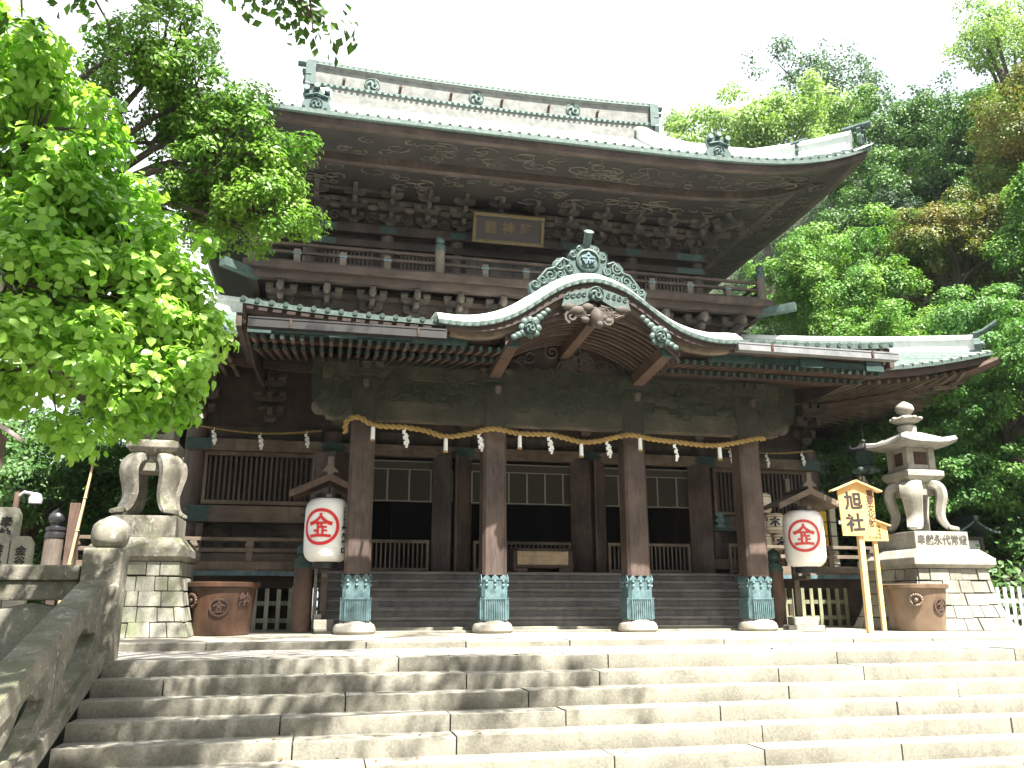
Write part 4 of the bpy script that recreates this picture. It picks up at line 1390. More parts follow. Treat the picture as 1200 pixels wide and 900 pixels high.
blind(-3.15, 2.6, 'dark cane blind rolled down in the open bay left of the offering box')
blind(0, 2.75, 'dark cane blind in the middle bay above the offering box')
blind(3.15, 2.6, 'dark cane blind in the open bay right of the offering box')
# low slatted barriers
def barrier(x0, x1, lab, y=3.2, z=1.29, hh=.72, mat=M_woodpalez, cat='barrier', nm='slatted_barrier', grp='low slatted barriers in the bays'):
    b = empty(nm, ((x0+x1)/2, y, z), 0, lab, cat, grp)
    w_ = x1-x0; mb = MB()
    for zz, h_ in ((.04, .08), (hh-.05, .09)): mb.box(-w_/2, w_/2, -.03, .03, zz, zz+h_-.02)
    for x in (-w_/2, w_/2-.06): mb.box(x, x+.06, -.035, .035, 0, hh+.02)
    mb.build('frame', M_woodpale, b)
    mb = MB(); n = int(w_/.105)
    for k in range(n): x = -w_/2 + (k+.5)*w_/n; mb.box(x-.016, x+.016, -.012, .012, .1, hh-.05)
    mb.build('slats', mat, b)
barrier(-4.3, -2.4, 'low slatted barrier standing in the bay behind the leftmost porch column')
barrier(-1.35, 1.05, 'low slatted barrier directly behind the offering box')
barrier(2.0, 4.15, 'low slatted barrier between the last two open doors, right of the offering box')
barrier(5.05, 6.0, 'short pale slatted barrier right of the last open door, beside the sake casks', 2.9)
# offering box
ob = empty('offering_box', (.16, 2.72, 1.29), 0, 'pale wooden offering box on the floor at the top of the wooden stair', 'offering box')
mb = MB(); mb.box(-.62, .62, -.28, .28, .1, .5); mb.build('body', wood('box_timber', (.22,.16,.10), (.40,.31,.21), 'x'), ob, bevel=.01)
mb = MB()
for x in (-.66, .66): mb.box(x-.05, x+.05, -.31, .31, .02, .54)
mb.box(-.72, .72, -.32, -.281, .1, .16); mb.box(-.7, .7, -.31, -.281, .47, .54); mb.box(-.7, .7, .281, .31, .47, .54)
mb.build('frame', M_woodx, ob, bevel=.008)
mb = MB()
for k in range(11): x = -.55+k*.11; mb.box(x-.02, x+.02, -.28, .28, .505, .535)
mb.build('top_slats', M_woody, ob)
mb = MB()
for x in (-.5, .5): mb.box(x-.12, x+.12, -.3, .3, 0, .09)
mb.build('foot', M_woodx, ob, bevel=.01)
# ================================================================== OBJECTS
# ---------------------------------------------------------------- pedestals and stone lanterns
def masonry(mb, x0, x1, yoff, z0, z1, taper, M, rows_=5, rng=random):
    "irregular fitted stones on one sloping face (local x across, -y out)"
    z = z0
    for r_ in range(rows_):
        z2 = z0 + (z1-z0)*(r_+1)/rows_
        x = x0(z)
        xe = x1(z); n = max(3, int((xe-x)/.36)); 
        cuts = sorted([0]+[(k+rng.uniform(-.22,.22)+(.5 if r_ % 2 else 0))/n for k in range(1, n)]+[1])
        cuts = [min(1, max(0, c)) for c in cuts]
        for a_, b_ in zip(cuts, cuts[1:]):
            if b_-a_ < .04: continue
            g = .010; j = rng.uniform(0, .028)
            def P(c, zz): return x0(zz) + (x1(zz)-x0(zz))*c
            zl, zh = z+g+rng.uniform(-.012,.012)*(r_ > 0), z2-g+rng.uniform(-.012,.012)*(r_ < rows_-1)
            vs = []
            for zz in (zl, zh):
                vs += [(P(a_, zz)+g, -yoff(zz)-.02-j, zz), (P(b_, zz)-g, -yoff(zz)-.02-j, zz), (P(b_, zz)-g, -yoff(zz)+.12, zz), (P(a_, zz)+g, -yoff(zz)+.12, zz)]
            mb.add([M @ Vector(v) for v in vs], [(3,2,1,0),(4,5,6,7),(0,1,5,4),(1,2,6,5),(2,3,7,6),(3,0,4,7)])
        z = z2
M_stone_roofd = stone('stained_granite', (.035,.034,.03), (.10,.095,.08), scale=5)
def pedestal(name, loc, lab, mw, ms, carved):
    p = empty(name, loc, 0, lab, 'stone pedestal')
    def hw(z): 
        q = 1 - z/1.3; return .93 + .30*q*q*.9 + .04*q
    mb = MB()
    for k in range(4): masonry(mb, lambda z: -hw(z), lambda z: hw(z), hw, 0, 1.28, .3, RZ(k*math.pi/2))
    mb.build('fitted_stones', mw, p, bevel=.012)
    mb = MB(); mb.grid([[(sx*(hw(z)-.03), sy*(hw(z)-.03), z) for sx, sy in ((-1,-1),(1,-1),(1,1),(-1,1))] for z in np.linspace(.0, 1.28, 6)], closed=True)
    mb.build('core', M_soil, p)
    mb = MB(); mb.frus((0,0,1.28), (.98,.98), (1.08,1.08), .07); mb.box(-1.08,1.08,-1.08,1.08,1.351,1.50); mb.frus((0,0,1.501), (1.06,1.06), (.86,.86), .19)
    mb.build('cap_slab', ms, p, bevel=.015)
    mb = MB(); mb.box(-.72,.72,-.72,.72,1.692,2.08); b = mb.build('inscribed_block', ms, p, bevel=.02)
    if carved:
        text_part('inscription', '奉獻永代常燈', .225, M_stone_roofd, b, T((0,-.722,1.88)), .004, .006)
        mb = MB(); mb.box(-.6,.6,-.73,-.721,1.76,1.765); 
    return p
def fluted_leg(mb, ang, sp=1.0):
    "curved lantern leg: swelling shoulder above, waist, out-turned toe"
    path = [(.22,1.13),(.42,1.12),(.56,1.03),(.60,.86),(.55,.64),(.51,.44),(.55,.26),(.67,.11),(.88,.07)]
    wd = [.30,.46,.52,.48,.42,.38,.36,.34,.16]; th = [.16,.24,.24,.24,.23,.22,.18,.13,.07]
    P = smooth_path([(r, 0, z) for r, z in path], 5)
    n = len(P); rows = []
    for i, p in enumerate(P):
        q = i/(n-1)*(len(wd)-1)
        w_ = np.interp(q, range(len(wd)), wd)/2; t_ = np.interp(q, range(len(th)), th)/2
        d = (P[min(i+1,n-1)]-P[max(i-1,0)]).normalized(); nn = Vector((d.z, 0, -d.x))
        if nn.x < 0 and i < n//2: nn = -nn
        if nn.x < -.3: nn = -nn
        row = []
        for a_, b_ in ((-1,-.6),(-.7,-1),(.7,-1),(1,-.6),(1,.5),(.55,.85),(.12,1.05),(-.12,1.05),(-.55,.85),(-1,.5)):
            row.append(RZ(ang) @ (p + Vector((0, a_*w_, 0)) + nn*b_*t_))
        rows.append(row)
    mb.grid(rows, closed=True); m = len(rows[0]); 
    mb.f.append(tuple(range(m))); mb.f.append(tuple(len(mb.v)-1-k for k in range(m)))
def stone_lantern(loc, lab, ms):
    L = empty('stone_lantern', loc, 0, lab, 'stone lantern', 'pair of four legged stone lanterns')
    ref = None
    for k in range(4):
        if ref is None: mb = MB(); fluted_leg(mb, 0); ref = mb.build('leg', ms, L, smooth=True, angle=50, rot=(0, 0, R(45)))
        else: dup(ref, L, None, (0, 0, R(45+90*k)))
    mb = MB(); mb.box(-.34,.34,-.34,.34,.86,1.16); mb.frus((0,0,1.161),(.38,.38),(.51,.51),.13); mb.box(-.51,.51,-.51,.51,1.292,1.42); mb.frus((0,0,1.421),(.49,.49),(.38,.38),.05)
    mb.build('platform', ms, L, bevel=.02)
    mb = MB()
    for x in (-.3, .3):
        for y in (-.3, .3): mb.box(x-.09, x+.09, y-.09, y+.09, 1.472, 1.98)
    for k in range(4):
        M = RZ(k*math.pi/2); mb.box(-.21,.21,-.36,-.24,1.472,1.58,M); mb.box(-.21,.21,-.36,-.24,1.89,1.98,M)
    fb = mb.build('firebox', ms, L, bevel=.008)
    ref = None
    for k in range(4):
        mb = MB(); M = RZ(k*math.pi/2)
        mb.box(-.2,.2,-.30,-.28,1.581,1.889,M)
        for j in range(6): x = -.16+.064*j; mb.box(x-.008,x+.008,-.325,-.301,1.581,1.889,M)
        for j in range(5): z = 1.62+.055*j; mb.box(-.2,.2,-.318,-.302,z-.006,z+.006,M)
        mb.build('window', M_redwood, fb)
    mb = MB()
    prof = [(.34,0,.0),(.76,.04,.12),(.79,.08,.16),(.76,.15,.19),(.55,.22,.03),(.34,.34,0),(.22,.40,0)]
    rows = []
    for r_, z, lift in prof:
        row = []
        for k in range(4):
            for j in range(6):
                t = -1+2*j/6; c = (r_*t, -r_); a_ = k*math.pi/2
                row.append((c[0]*math.cos(a_)-c[1]*math.sin(a_), c[0]*math.sin(a_)+c[1]*math.cos(a_), 1.98+z+lift*.55*abs(t)**3))
        rows.append(row)
    mb.grid(rows, closed=True); mb.f.append(tuple(range(24))[::-1]); mb.f.append(tuple(6*24+k for k in range(24)))
    mb.build('roof', M_stone_roof, L, smooth=True, angle=35)
    mb = MB(); mb.lathe([(.2,2.32),(.23,2.48),(.23,2.55),(.15,2.57),(.15,2.6),(.32,2.66),(.36,2.72),(.30,2.74),(.2,2.78),(.14,2.82),(.14,2.86),(.20,2.90),(.23,2.98),(.20,3.06),(.12,3.12),(.03,3.17)], 20)
    for k in range(8):
        a_ = k*math.pi/4; mb.ball((.33*math.cos(a_), .33*math.sin(a_), 2.72), .075, 6, 5, (1,1,.7))
    mb.build('finial', ms, L, smooth=True, angle=50)
    return L
rp0 = pedestal('lantern_pedestal', (8.40, .12, .03), 'pale sunlit pedestal of fitted stones under the right stone lantern', M_stone_wall, M_stone, True)
rp0.scale = (.93, .93, 1)
rl0 = stone_lantern((8.38, .12, 2.11), 'pale sunlit stone lantern with curved legs and grated firebox beside the yellow sign boards', M_stone)
lp_ = pedestal('lantern_pedestal', (-7.93, -.15, .03), 'mossy shaded pedestal of fitted stones beside the rusty tub', M_stone_wallm, M_stone_moss, False)
lp_.scale = (.76, .76, 1)
ll_ = stone_lantern((-7.95, -.15, 2.11), 'mossy stone lantern with curved legs, its top hidden in the leaves', M_stone_moss)

ll_.scale = (.86, .86, .96); rl0.scale = (.92, .92, .97)
# ---------------------------------------------------------------- tubs
def claymat(name, a, b, st):
    m, nt, bs = newmat(name); v = coords(nt)
    f = nz(nt, v, 2.2, 6, .6); c_ = ramp(nt, f, [(.3, a), (.7, b)])
    s_ = nz(nt, coords(nt, (3,3,.35)), 1.9, 5, .6); c_ = mix(nt, ramp(nt, s_, [(.5,(0,0,0)),(.7,(.7,.7,.7))]), c_, st)
    nt.links.new(c_, bs.inputs['Base Color']); bs.inputs['Roughness'].default_value = .42
    bump(nt, bs, nz(nt, v, 14, 4), .2, .006); return m
M_clay1 = claymat('red_brown_glaze', (.034,.016,.010), (.074,.035,.021), (.085,.05,.026))
M_clay2 = claymat('tan_glaze', (.085,.056,.036), (.16,.108,.07), (.075,.043,.025))
M_clayd = claymat('relief_glaze', (.05,.03,.025), (.09,.055,.042), (.06,.035,.03))
def KIN(mb, M, s, wrap):
    "the ringed gold-character mark as bent strokes; wrap maps (u,v) to space"
    def stroke(pts, w0, w1=None):
        w1 = w1 or w0; P = smooth_path([(a_, 0, b_) for a_, b_ in pts], 6); n = len(P); rows = []
        for i, p in enumerate(P):
            d = (P[min(n-1,i+1)]-P[max(0,i-1)]).normalized(); nn = Vector((-d.z, 0, d.x)); w_ = (w0+(w1-w0)*i/(n-1))/2
            rows.append([(p+nn*w_), (p+nn*w_*.33), (p-nn*w_*.33), (p-nn*w_)])
        A = [[wrap(p.x*s, p.z*s, 0) for p in r_] for r_ in rows]; B = [[wrap(p.x*s, p.z*s, 1) for p in r_] for r_ in rows]
        mb.grid(B); mb.grid([[r_[0] for r_ in A], [r_[0] for r_ in B]]); mb.grid([[r_[-1] for r_ in B], [r_[-1] for r_ in A]])
        mb.grid([A[0], B[0]]); mb.grid([B[-1], A[-1]])
    ring = [(.9*math.cos(t), .9*math.sin(t)) for t in np.linspace(0, 2*math.pi, 37)]
    stroke(ring, .17)
    stroke([(0,.72),(0,.56)], .14)
    stroke([(.03,.60),(-.14,.40),(-.34,.24),(-.60,.15)], .12, .22); stroke([(-.03,.60),(.14,.40),(.34,.24),(.60,.15)], .12, .22)
    stroke([(-.26,.20),(.28,.20)], .12); stroke([(-.13,.18),(-.13,-.42)], .13); stroke([(.05,.15),(.06,-.02)], .12)
    stroke([(-.10,-.02),(.34,-.02)], .11); stroke([(.12,-.08),(.12,-.40)], .12); stroke([(.10,-.2),(.36,-.22)], .10); stroke([(-.36,-.2),(-.16,-.22)], .12)
    stroke([(-.55,-.50),(-.2,-.47),(.2,-.47),(.55,-.50)], .15, .15)
def tub(loc, rz, lab, mat, marks):
    t = empty('water_tub', loc, rz, lab, 'water tub', 'pair of big glazed tubs')
    mb = MB(); mb.lathe([(.50,0),(.52,.02),(.60,.80),(.605,.84),(.66,.86),(.665,.93),(.63,.945),(.56,.94),(.55,.86),(.50,.2),(.0,.18)], 48)
    mb.build('bowl', mat, t, smooth=True, angle=35)
    for kind, ang, z in marks:
        rr = .525+.075*z/.8
        def wrap(u, v, o, ang=ang, z=z): 
            a_ = R(-90)+ang+u/.57; r_ = .517 + .10*(z+v)/.8 + .004 + .02*o; return Vector((r_*math.cos(a_), r_*math.sin(a_), z+v))
        mb = MB()
        if kind == 'kin': KIN(mb, None, .165, wrap); mb.build('ringed_emblem', M_clayd, t, smooth=True, angle=40)
        elif kind == 'mum':
            for k in range(16):
                a_ = k*math.pi/8; mb.ball(tuple(wrap(.105*math.cos(a_), .105*math.sin(a_), .6)), .032, 6, 5)
            mb.ball(tuple(wrap(0, 0, .6)), .05, 8, 5); mb.build('flower_emblem', mat, t, smooth=True)
        else:
            o = text_part('relief_character', kind, .24, M_clayd, t, Matrix(), .006, .008)
            for v in o.data.vertices: v.co = wrap(v.co.x, v.co.z, 1 if v.co.y < 0 else 0)
    return t
tub((-6.58, .1, .03), R(4), 'big red brown glazed tub with ringed emblem beside the mossy pedestal', M_clay1, (('kin', R(-2), .50), ('納', R(42), .62), ('mum', R(-55), .62)))
tub((7.42, -.72, .03), R(-14), 'big tan glazed tub with flower and ringed emblems before the sunlit pedestal', M_clay2, (('mum', R(-22), .62), ('kin', R(28), .50)))

# ---------------------------------------------------------------- paper lanterns on roofed stands
def paper_lantern(loc, rz, lab, red, small):
    L = empty('paper_lantern', loc, rz, lab, 'paper lantern', 'pair of big white paper lanterns')
    Rr, Hh = .42, 1.22
    def prof(v):   # v 0..1 up
        e = min(v, 1-v); q = min(1, e/.2); return .24 + (Rr-.24)*math.sqrt(max(0, 1-(1-q)**2.2)) + .012*math.sin(v*math.pi)
    mb = MB(); pr_ = []
    n = 120
    for i in range(n+1):
        v = i/n; pr_.append((prof(v) + .006*abs(math.sin(v*math.pi*30)), v*Hh))
    mb.lathe(pr_, 40); mb.build('paper_shade', M_paper, L, smooth=True, angle=60)
    mb = MB(); mb.lathe([(.25,-.13),(.25,0),(.23,.01)], 24); mb.build('bottom_rim', M_blackm, L, smooth=True, angle=35)
    mb = MB(); mb.lathe([(.23,Hh-.01),(.25,Hh),(.25,Hh+.09),(.1,Hh+.09)], 24); mb.tube([(0,0,Hh+.08),(0,0,Hh+.3)], .015, 6)
    mb.build('top_rim', M_blackm, L, smooth=True, angle=35)
    def wrap(u, v, o):
        z = Hh*.53+v; a_ = R(-90)+u/Rr; r_ = prof(z/Hh)+.012+.002*o; return Vector((r_*math.cos(a_), r_*math.sin(a_), z))
    mb = MB(); KIN(mb, None, .355, wrap); mb.build('ringed_mark', red, L, smooth=True, angle=50)
    if small:
        for i, ch in enumerate('金大會仁'):
            o = text_part('ink_character', ch, .105, M_black, L, Matrix(), .006, .002)
            for v in o.data.vertices: v.co = wrap(.46+v.co.x, -.02-.14*i+v.co.z, 1)
        for i, ch in enumerate('大阪北區曾'):
            o = text_part('ink_character', ch, .062, M_black, L, Matrix(), .002, .002)
            for v in o.data.vertices: v.co = wrap(.46+v.co.x, .36-.072*i+v.co.z, 1)
    return L
def paperm():
    m, nt, bs = newmat('lantern_paper'); v = coords(nt, (1,1,1), False)
    f = nz(nt, v, 2.5, 4); c_ = ramp(nt, f, [(.3, (.74,.73,.70)), (.7, (.84,.83,.81))]); nt.links.new(c_, bs.inputs['Base Color']); bs.inputs['Roughness'].default_value = .7
    return m
M_paper = paperm()
M_red2 = plain('faded_red_mark', (.55,.06,.06), .7, .2)
paper_lantern((-4.75, .30, 1.37), R(-17), 'white paper lantern with bright red ringed mark and small black characters down one side', M_red, True)
paper_lantern((5.58, .30, 1.36), R(-31), 'white paper lantern with faded red ringed mark, right of the rightmost porch column', M_red2, False)
def stand(loc, rz, lab, deep, foot):
    S = empty('lantern_stand', loc, rz, lab, 'lantern stand', 'roofed stands of the paper lanterns')
    mb = MB(); mb.box(-.06,.06,.50,.62,0,2.62); mb.box(-.05,.05,-.1,.5,1.06,1.15); mb.box(-.05,.05,-deep+.1,.5,2.55,2.62); mb.box(-.07,.07,-.07,.07,1.151,1.19)
    mb.build('post', M_woodpalez, S, bevel=.006)
    mb = MB()
    for s in (-1, 1):
        mb.add([Vector(p) for p in ((0,-deep,2.92),(s*.70,-deep,2.60),(s*.70,.75,2.60),(0,.75,2.92),(0,-deep,2.98),(s*.72,-deep,2.66),(s*.72,.75,2.66),(0,.75,2.98))], [(0,1,2,3),(4,7,6,5),(0,4,5,1),(1,5,6,2),(2,6,7,3)])
        mb.add([Vector(p) for p in ((0,-deep-.03,2.87),(s*.74,-deep-.03,2.53),(s*.74,-deep-.03,2.66),(0,-deep-.03,3.0),(0,-deep-.002,2.87),(s*.74,-deep-.002,2.53),(s*.74,-deep-.002,2.66),(0,-deep-.002,3.0))], [(0,1,2,3),(7,6,5,4),(0,4,5,1),(3,2,6,7),(1,5,6,2)])
    r_ = mb.build('gable_roof', M_redwood if deep < .5 else M_woodpale, S)
    mb = MB(); mb.box(-.05,.05,-deep-.02,.74,2.99,3.04); mb.frus((0,-deep+.05,3.04),(.16,.06),(.06,.05),.12); mb.box(-.055,.055,-deep,-deep+.1,3.16,3.34); mb.box(-.055,.055,.55,.65,3.045,3.36)
    mb.build('ridge_post', M_woodpalez, r_)
    mb = MB()
    for f in foot: mb.box(*f)
    mb.build('footing_slab', M_stone, S, bevel=.012)
    return S
stand((-4.75, .28, .03), 0, 'brown roofed stand of the left paper lantern with a small white slab at its foot', .42, ((-.16,.22,.25,.33,.10,.26), (-.16,-.02,.34,.48,.18,.36)))
stand((5.58, .34, .03), R(-6), 'dark roofed stand holding the faded paper lantern near the stair newel', .55, ((-.5,.34,.0,.66,0,.1), (-.34,.26,.08,.40,.101,.27)))

# ---------------------------------------------------------------- sign boards
def boardmat(name, a, b):
    return wood(name, a, b, 'z', .5, 6, tuple(min(1, x*1.1) for x in b))
M_board = boardmat('fresh_cypress_board', (.50,.28,.09), (.64,.40,.15))
M_post = boardmat('fresh_cypress_post', (.52,.33,.13), (.66,.46,.21))
sg = empty('sign_board', (5.55, -1.8, .03), R(-5), 'large yellow wooden sign with two bold black characters and a peaked top', 'sign board')
mb = MB(); mb.box(-.052,.052,-.02,.085,0,2.6); mb.build('post', M_post, sg, bevel=.006)
mb = MB(); mb.prism([(-.35,1.84),(.35,1.84),(.38,2.74),(0,2.90),(-.38,2.74)], .035, T((-.05,-.06,0))); pb = mb.build('panel', M_board, sg)
mb = MB()
for s in (-1, 1): mb.beam((-.05-s*.02, -.055, 2.925), (-.05+s*.52, -.055, 2.71), .17, .03)
mb.build('peaked_roof', M_post, sg)
mb = MB()
for z in (2.1, 2.5): mb.box(-.44,-.36,-.03,.0,z-.03,z+.03)
mb.build('batten', M_white, sg)
for i, ch in enumerate('旭社'): text_part('ink_character', ch, .36, M_black, pb, T((-.12, -.062, 2.50-.43*i)) @ RY(R(-3)), .012, .003, 1.05)
for i, ch in enumerate('重要文化財'): text_part('small_character', ch, .155, plain('brown_ink', (.06,.025,.015), .6), pb, T((.235, -.062, 2.66-.145*i)), .003, .003)
s2 = empty('sign_board', (6.62, -.72, .03), R(-8), 'smaller plain wooden notice half hidden behind the yellow two character sign', 'sign board')
mb = MB(); mb.box(-.04,.04,-.02,.06,0,2.0); mb.build('post', M_post, s2, bevel=.006)
mb = MB(); mb.prism([(-.30,1.83),(.30,1.83),(.30,2.16),(0,2.27),(-.30,2.16)], .03, T((-.03,-.055,0))); mb.build('panel', M_board, s2)
mb = MB()
for s in (-1, 1): mb.beam((-.03-s*.02, -.05, 2.285), (-.03+s*.36, -.05, 2.15), .12, .025)
mb.build('peaked_roof', M_post, s2)
for i in range(4):
    text_part('small_character', '文化財旭', .07, M_redwood, s2, T((-.02, -.058, 2.12-.075*i)), 0, .002)

# ---------------------------------------------------------------- hanging metal lantern
hl = empty('hanging_lantern', (7.78, .95, 3.62), 0, 'dark green metal lantern hanging under the lower eave left of the stone lantern', 'hanging lantern')
mb = MB(); mb.lathe([(.17,.14),(.20,.16),(.20,.52),(.17,.54)], 6); body = mb.build('body', M_patd, hl)
mb = MB()
for k in range(6):
    a_ = k*math.pi/3+math.pi/6; M = RZ(a_)
    for j in range(4):
        for i in range(3): mb.tube([M @ Vector((.176, -.07+.07*i, .2+.09*j)), M @ Vector((.19, -.035+.07*i, .245+.09*j)), M @ Vector((.176, 0+.07*i, .2+.09*j))], .008, 4)
mb.build('openwork', M_patina, body)
mb = MB(); mb.lathe([(.34,.53),(.32,.56),(.20,.60),(.12,.66),(.07,.70)], 6)
for k in range(6): a_ = k*math.pi/3; mb.tube([(.30*math.cos(a_), .30*math.sin(a_), .55), (.38*math.cos(a_), .38*math.sin(a_), .57), (.38*math.cos(a_), .38*math.sin(a_), .64)], .02, 5)
mb.ball((0,0,.74), .06); mb.tube([(0,0,.74),(0,0,2.1)], .008, 5); mb.build('roof', M_blackm, hl)
mb = MB(); mb.lathe([(.20,.14),(.24,.08),(.30,.03),(.27,.03),(.18,.10)], 6)
for k in range(6):
    a_ = k*math.pi/3+math.pi/6; mb.ball((.25*math.cos(a_), .25*math.sin(a_), .04), .09, 7, 5, (1,1,.7))
mb.build('skirt', M_patina, hl)

# ---------------------------------------------------------------- fences
M_fencegr = wood('grey_picket_timber', (.09,.095,.065), (.21,.22,.165), 'z', .8)
def picket(x0, x1, y, z, hh, lab, mat, name='picket_fence', pitch=.235, pw=.085, rails=(.26,.66), post=True):
    f = empty(name, ((x0+x1)/2, y, z), 0, lab, 'fence'); w_ = x1-x0
    mb = MB(); n = int(w_/pitch)
    for k in range(n+1): x = -w_/2+k*w_/n; mb.box(x-pw/2, x+pw/2, -.045, -.016, .04, hh+random.uniform(-.012,.012))
    mb.build('pickets', mat, f, bevel=.004)
    mb = MB()
    for q in rails: mb.box(-w_/2, w_/2, -.015, .03, q*hh-.045, q*hh+.045)
    mb.box(-w_/2-.05, w_/2+.05, -.08, .08, -.02, .04)
    mb.build('rails', mat, f)
    if post:
        mb = MB(); mb.box(w_/2+.02, w_/2+.11, -.06, .06, 0, hh+.05); mb.build('end_post', mat, f)
picket(-6.6, -5.42, 1.9, .03, .86, 'grey weathered picket fence under the veranda between the rusty tub and the stair newel', M_fencegr)
M_fencedk = wood('mossy_picket_timber', (.06,.065,.035), (.16,.165,.09), 'z', .8)
picket(5.45, 7.5, 1.9, .03, .90, 'darker mossy picket fence under the veranda behind the sign posts', M_fencedk, pitch=.21, post=False)
picket(10.5, 15.5, .7, .03, .92, 'pale grey picket fence at the far right beyond the sunlit pedestal', wood('silver_picket_timber', (.40,.39,.36), (.60,.59,.56), 'z', .8), pitch=.2)

# ---------------------------------------------------------------- sake casks
ckm = wood('straw_matting', (.42,.36,.27), (.66,.60,.48), 'z', .85, 14)
def cask(loc, rz, lab, ch):
    o = empty('sake_cask', loc, rz, lab, 'sake cask', 'stacked straw wrapped sake casks')
    mb = MB(); mb.lathe([(.20,0),(.255,.05),(.27,.24),(.255,.44),(.20,.49),(.02,.49)], 22); mb.build('matting', ckm, o, smooth=True, angle=40)
    mb = MB()
    for z in (.06, .15, .40, .46):
        r_ = np.interp(z, [0,.05,.24,.44,.49],[.2,.255,.27,.255,.2])+.006; mb.tube([(r_*math.cos(t), r_*math.sin(t), z) for t in np.linspace(0, 2*math.pi, 21)], .008, 4)
    mb.build('cords', M_straw, o)
    t_ = text_part('brand_mark', ch, .24, plain('blue_black_ink', (.02,.025,.07), .7), o, Matrix(), .01, .003)
    for v in t_.data.vertices:
        a_ = R(-90)+(v.co.x+.05)/.27; v.co = Vector(((.282)*math.cos(a_), .282*math.sin(a_), .26+v.co.z))
    t_ = text_part('red_mark', '清', .09, M_red2, o, Matrix(), .003, .003)
    for v in t_.data.vertices:
        a_ = R(-90)+(v.co.x-.15)/.27; v.co = Vector(((.284)*math.cos(a_), .284*math.sin(a_), .33+v.co.z))
cz = 1.29
for (x, z, ch, lab) in ((5.98, 0, '木', 'sake cask at the bottom of the stack, next to the slatted barrier'), (6.53, 0, '酒', 'sake cask at the bottom of the stack, behind the newel cap'),
                        (5.86, .5, '金', 'sake cask in the middle layer, partly behind the last porch column'), (6.40, .5, '木', 'sake cask in the middle layer, partly behind the faded paper lantern'),
                        (6.26, 1.0, '木', 'sake cask of the third layer with its dark blue mark in full view'), (5.72, 1.0, '酒', 'sake cask of the third layer hidden mostly by the last porch column'),
                        (5.95, 1.5, '木', 'topmost sake cask of the stack beside the last porch column')):
    cask((x, 2.75+random.uniform(-.03,.03), cz+z), R(random.uniform(-50,-25)), lab, ch)

# ---------------------------------------------------------------- bundled yellow boards
yb = empty('yellow_board_rack', (7.5, 2.72, 1.29), R(-4), 'bundle of upright yellow boards with dark ties behind the faded paper lantern', 'board rack')
ym = plain('yellow_paint', (.52,.33,.02), .55, .25, 9)
mb = MB()
for k in range(4): x = -.42+.19*k; mb.box(x-.085, x+.085, -.02+.03*(k % 2), .03+.03*(k % 2), -.0, 1.58)
mb.build('yellow_boards', ym, yb, bevel=.006)
mb = MB(); mb.box(.30,.45,-.05,.05,0,1.68); mb.build('edge_board', plain('pale_board', (.42,.40,.30), .6, .2), yb, bevel=.006)
mb = MB()
for z in (.25,.6,.95,1.3): mb.box(-.52,.47,-.062,-.051,z-.012,z+.012)
mb.build('ties', M_dark, yb)

# ---------------------------------------------------------------- little roofed lantern box at the far right
rl = empty('garden_lantern', (12.05, 3.0, .03), R(-12), 'small wooden lantern box with a green copper roof on a post at the far right', 'lantern')
mb = MB(); mb.box(-.11,.11,-.11,.11,0,1.5); mb.build('post', M_woodz, rl)
mb = MB(); mb.box(-.32,.32,-.32,.32,1.5,1.58)
for x in (-.25,.25):
    for y in (-.25,.25): mb.box(x-.04,x+.04,y-.04,y+.04,1.581,2.2)
mb.box(-.3,.3,-.3,.3,2.2,2.26); bx = mb.build('lantern_box', M_woodz, rl)
mb = MB(); mb.box(-.21,.21,-.21,.21,1.62,2.18); mb.build('pane', plain('pale_pane', (.45,.46,.44), .4, .1), bx)
mb = MB(); rws = []
for q in np.linspace(-1, 1, 15):
    z = 2.66 - .42*abs(q)**.8 + .1*abs(q)**4; rws.append([(.62*q, -.55, z), (.62*q, .55, z)])
mb.grid(rws); mb.grid([[(a_[0],a_[1],a_[2]+.06) for a_ in r_] for r_ in rws]); mb.grid([[r_[0], (r_[0][0], r_[0][1], r_[0][2]+.06)] for r_ in rws])
mb.box(-.05,.05,-.6,.6,2.68,2.80); mb.build('curved_roof', M_patina, rl)

# ---------------------------------------------------------------- balustrade of the stair (left)
bs_ = empty('stair_balustrade', (-7.10, -6.78, .0), 0, 'mossy stone balustrade with a round capped newel descending beside the steps', 'balustrade')
mb = MB(); mb.box(-.15,.24,-.17,.19,-.2,1.16); nw = mb.build('newel_post', M_stone_moss, bs_, bevel=.025)
mb = MB(); mb.lathe([(.10,1.16),(.13,1.17),(.165,1.19),(.19,1.25),(.195,1.33),(.18,1.41),(.13,1.46),(.06,1.495),(.02,1.51)], 20, (.06,.02,0)); mb.build('round_cap', M_stone_moss, nw, smooth=True, angle=50)
SL = .34
mb = MB(); a_ = Vector((.0,-.10,.74)); b_ = Vector((.0,-5.2,.74-5.1*SL)); 
mb.beam(a_, b_, .27, .22); mb.build('sloping_rail', M_stone_moss, bs_, bevel=.03)
mb = MB(); mb.beam((.04,-.1,.05), (.04,-5.2,.05-5.1*SL), .30, .18); mb.build('base_curb', M_stone_moss, bs_, bevel=.02)
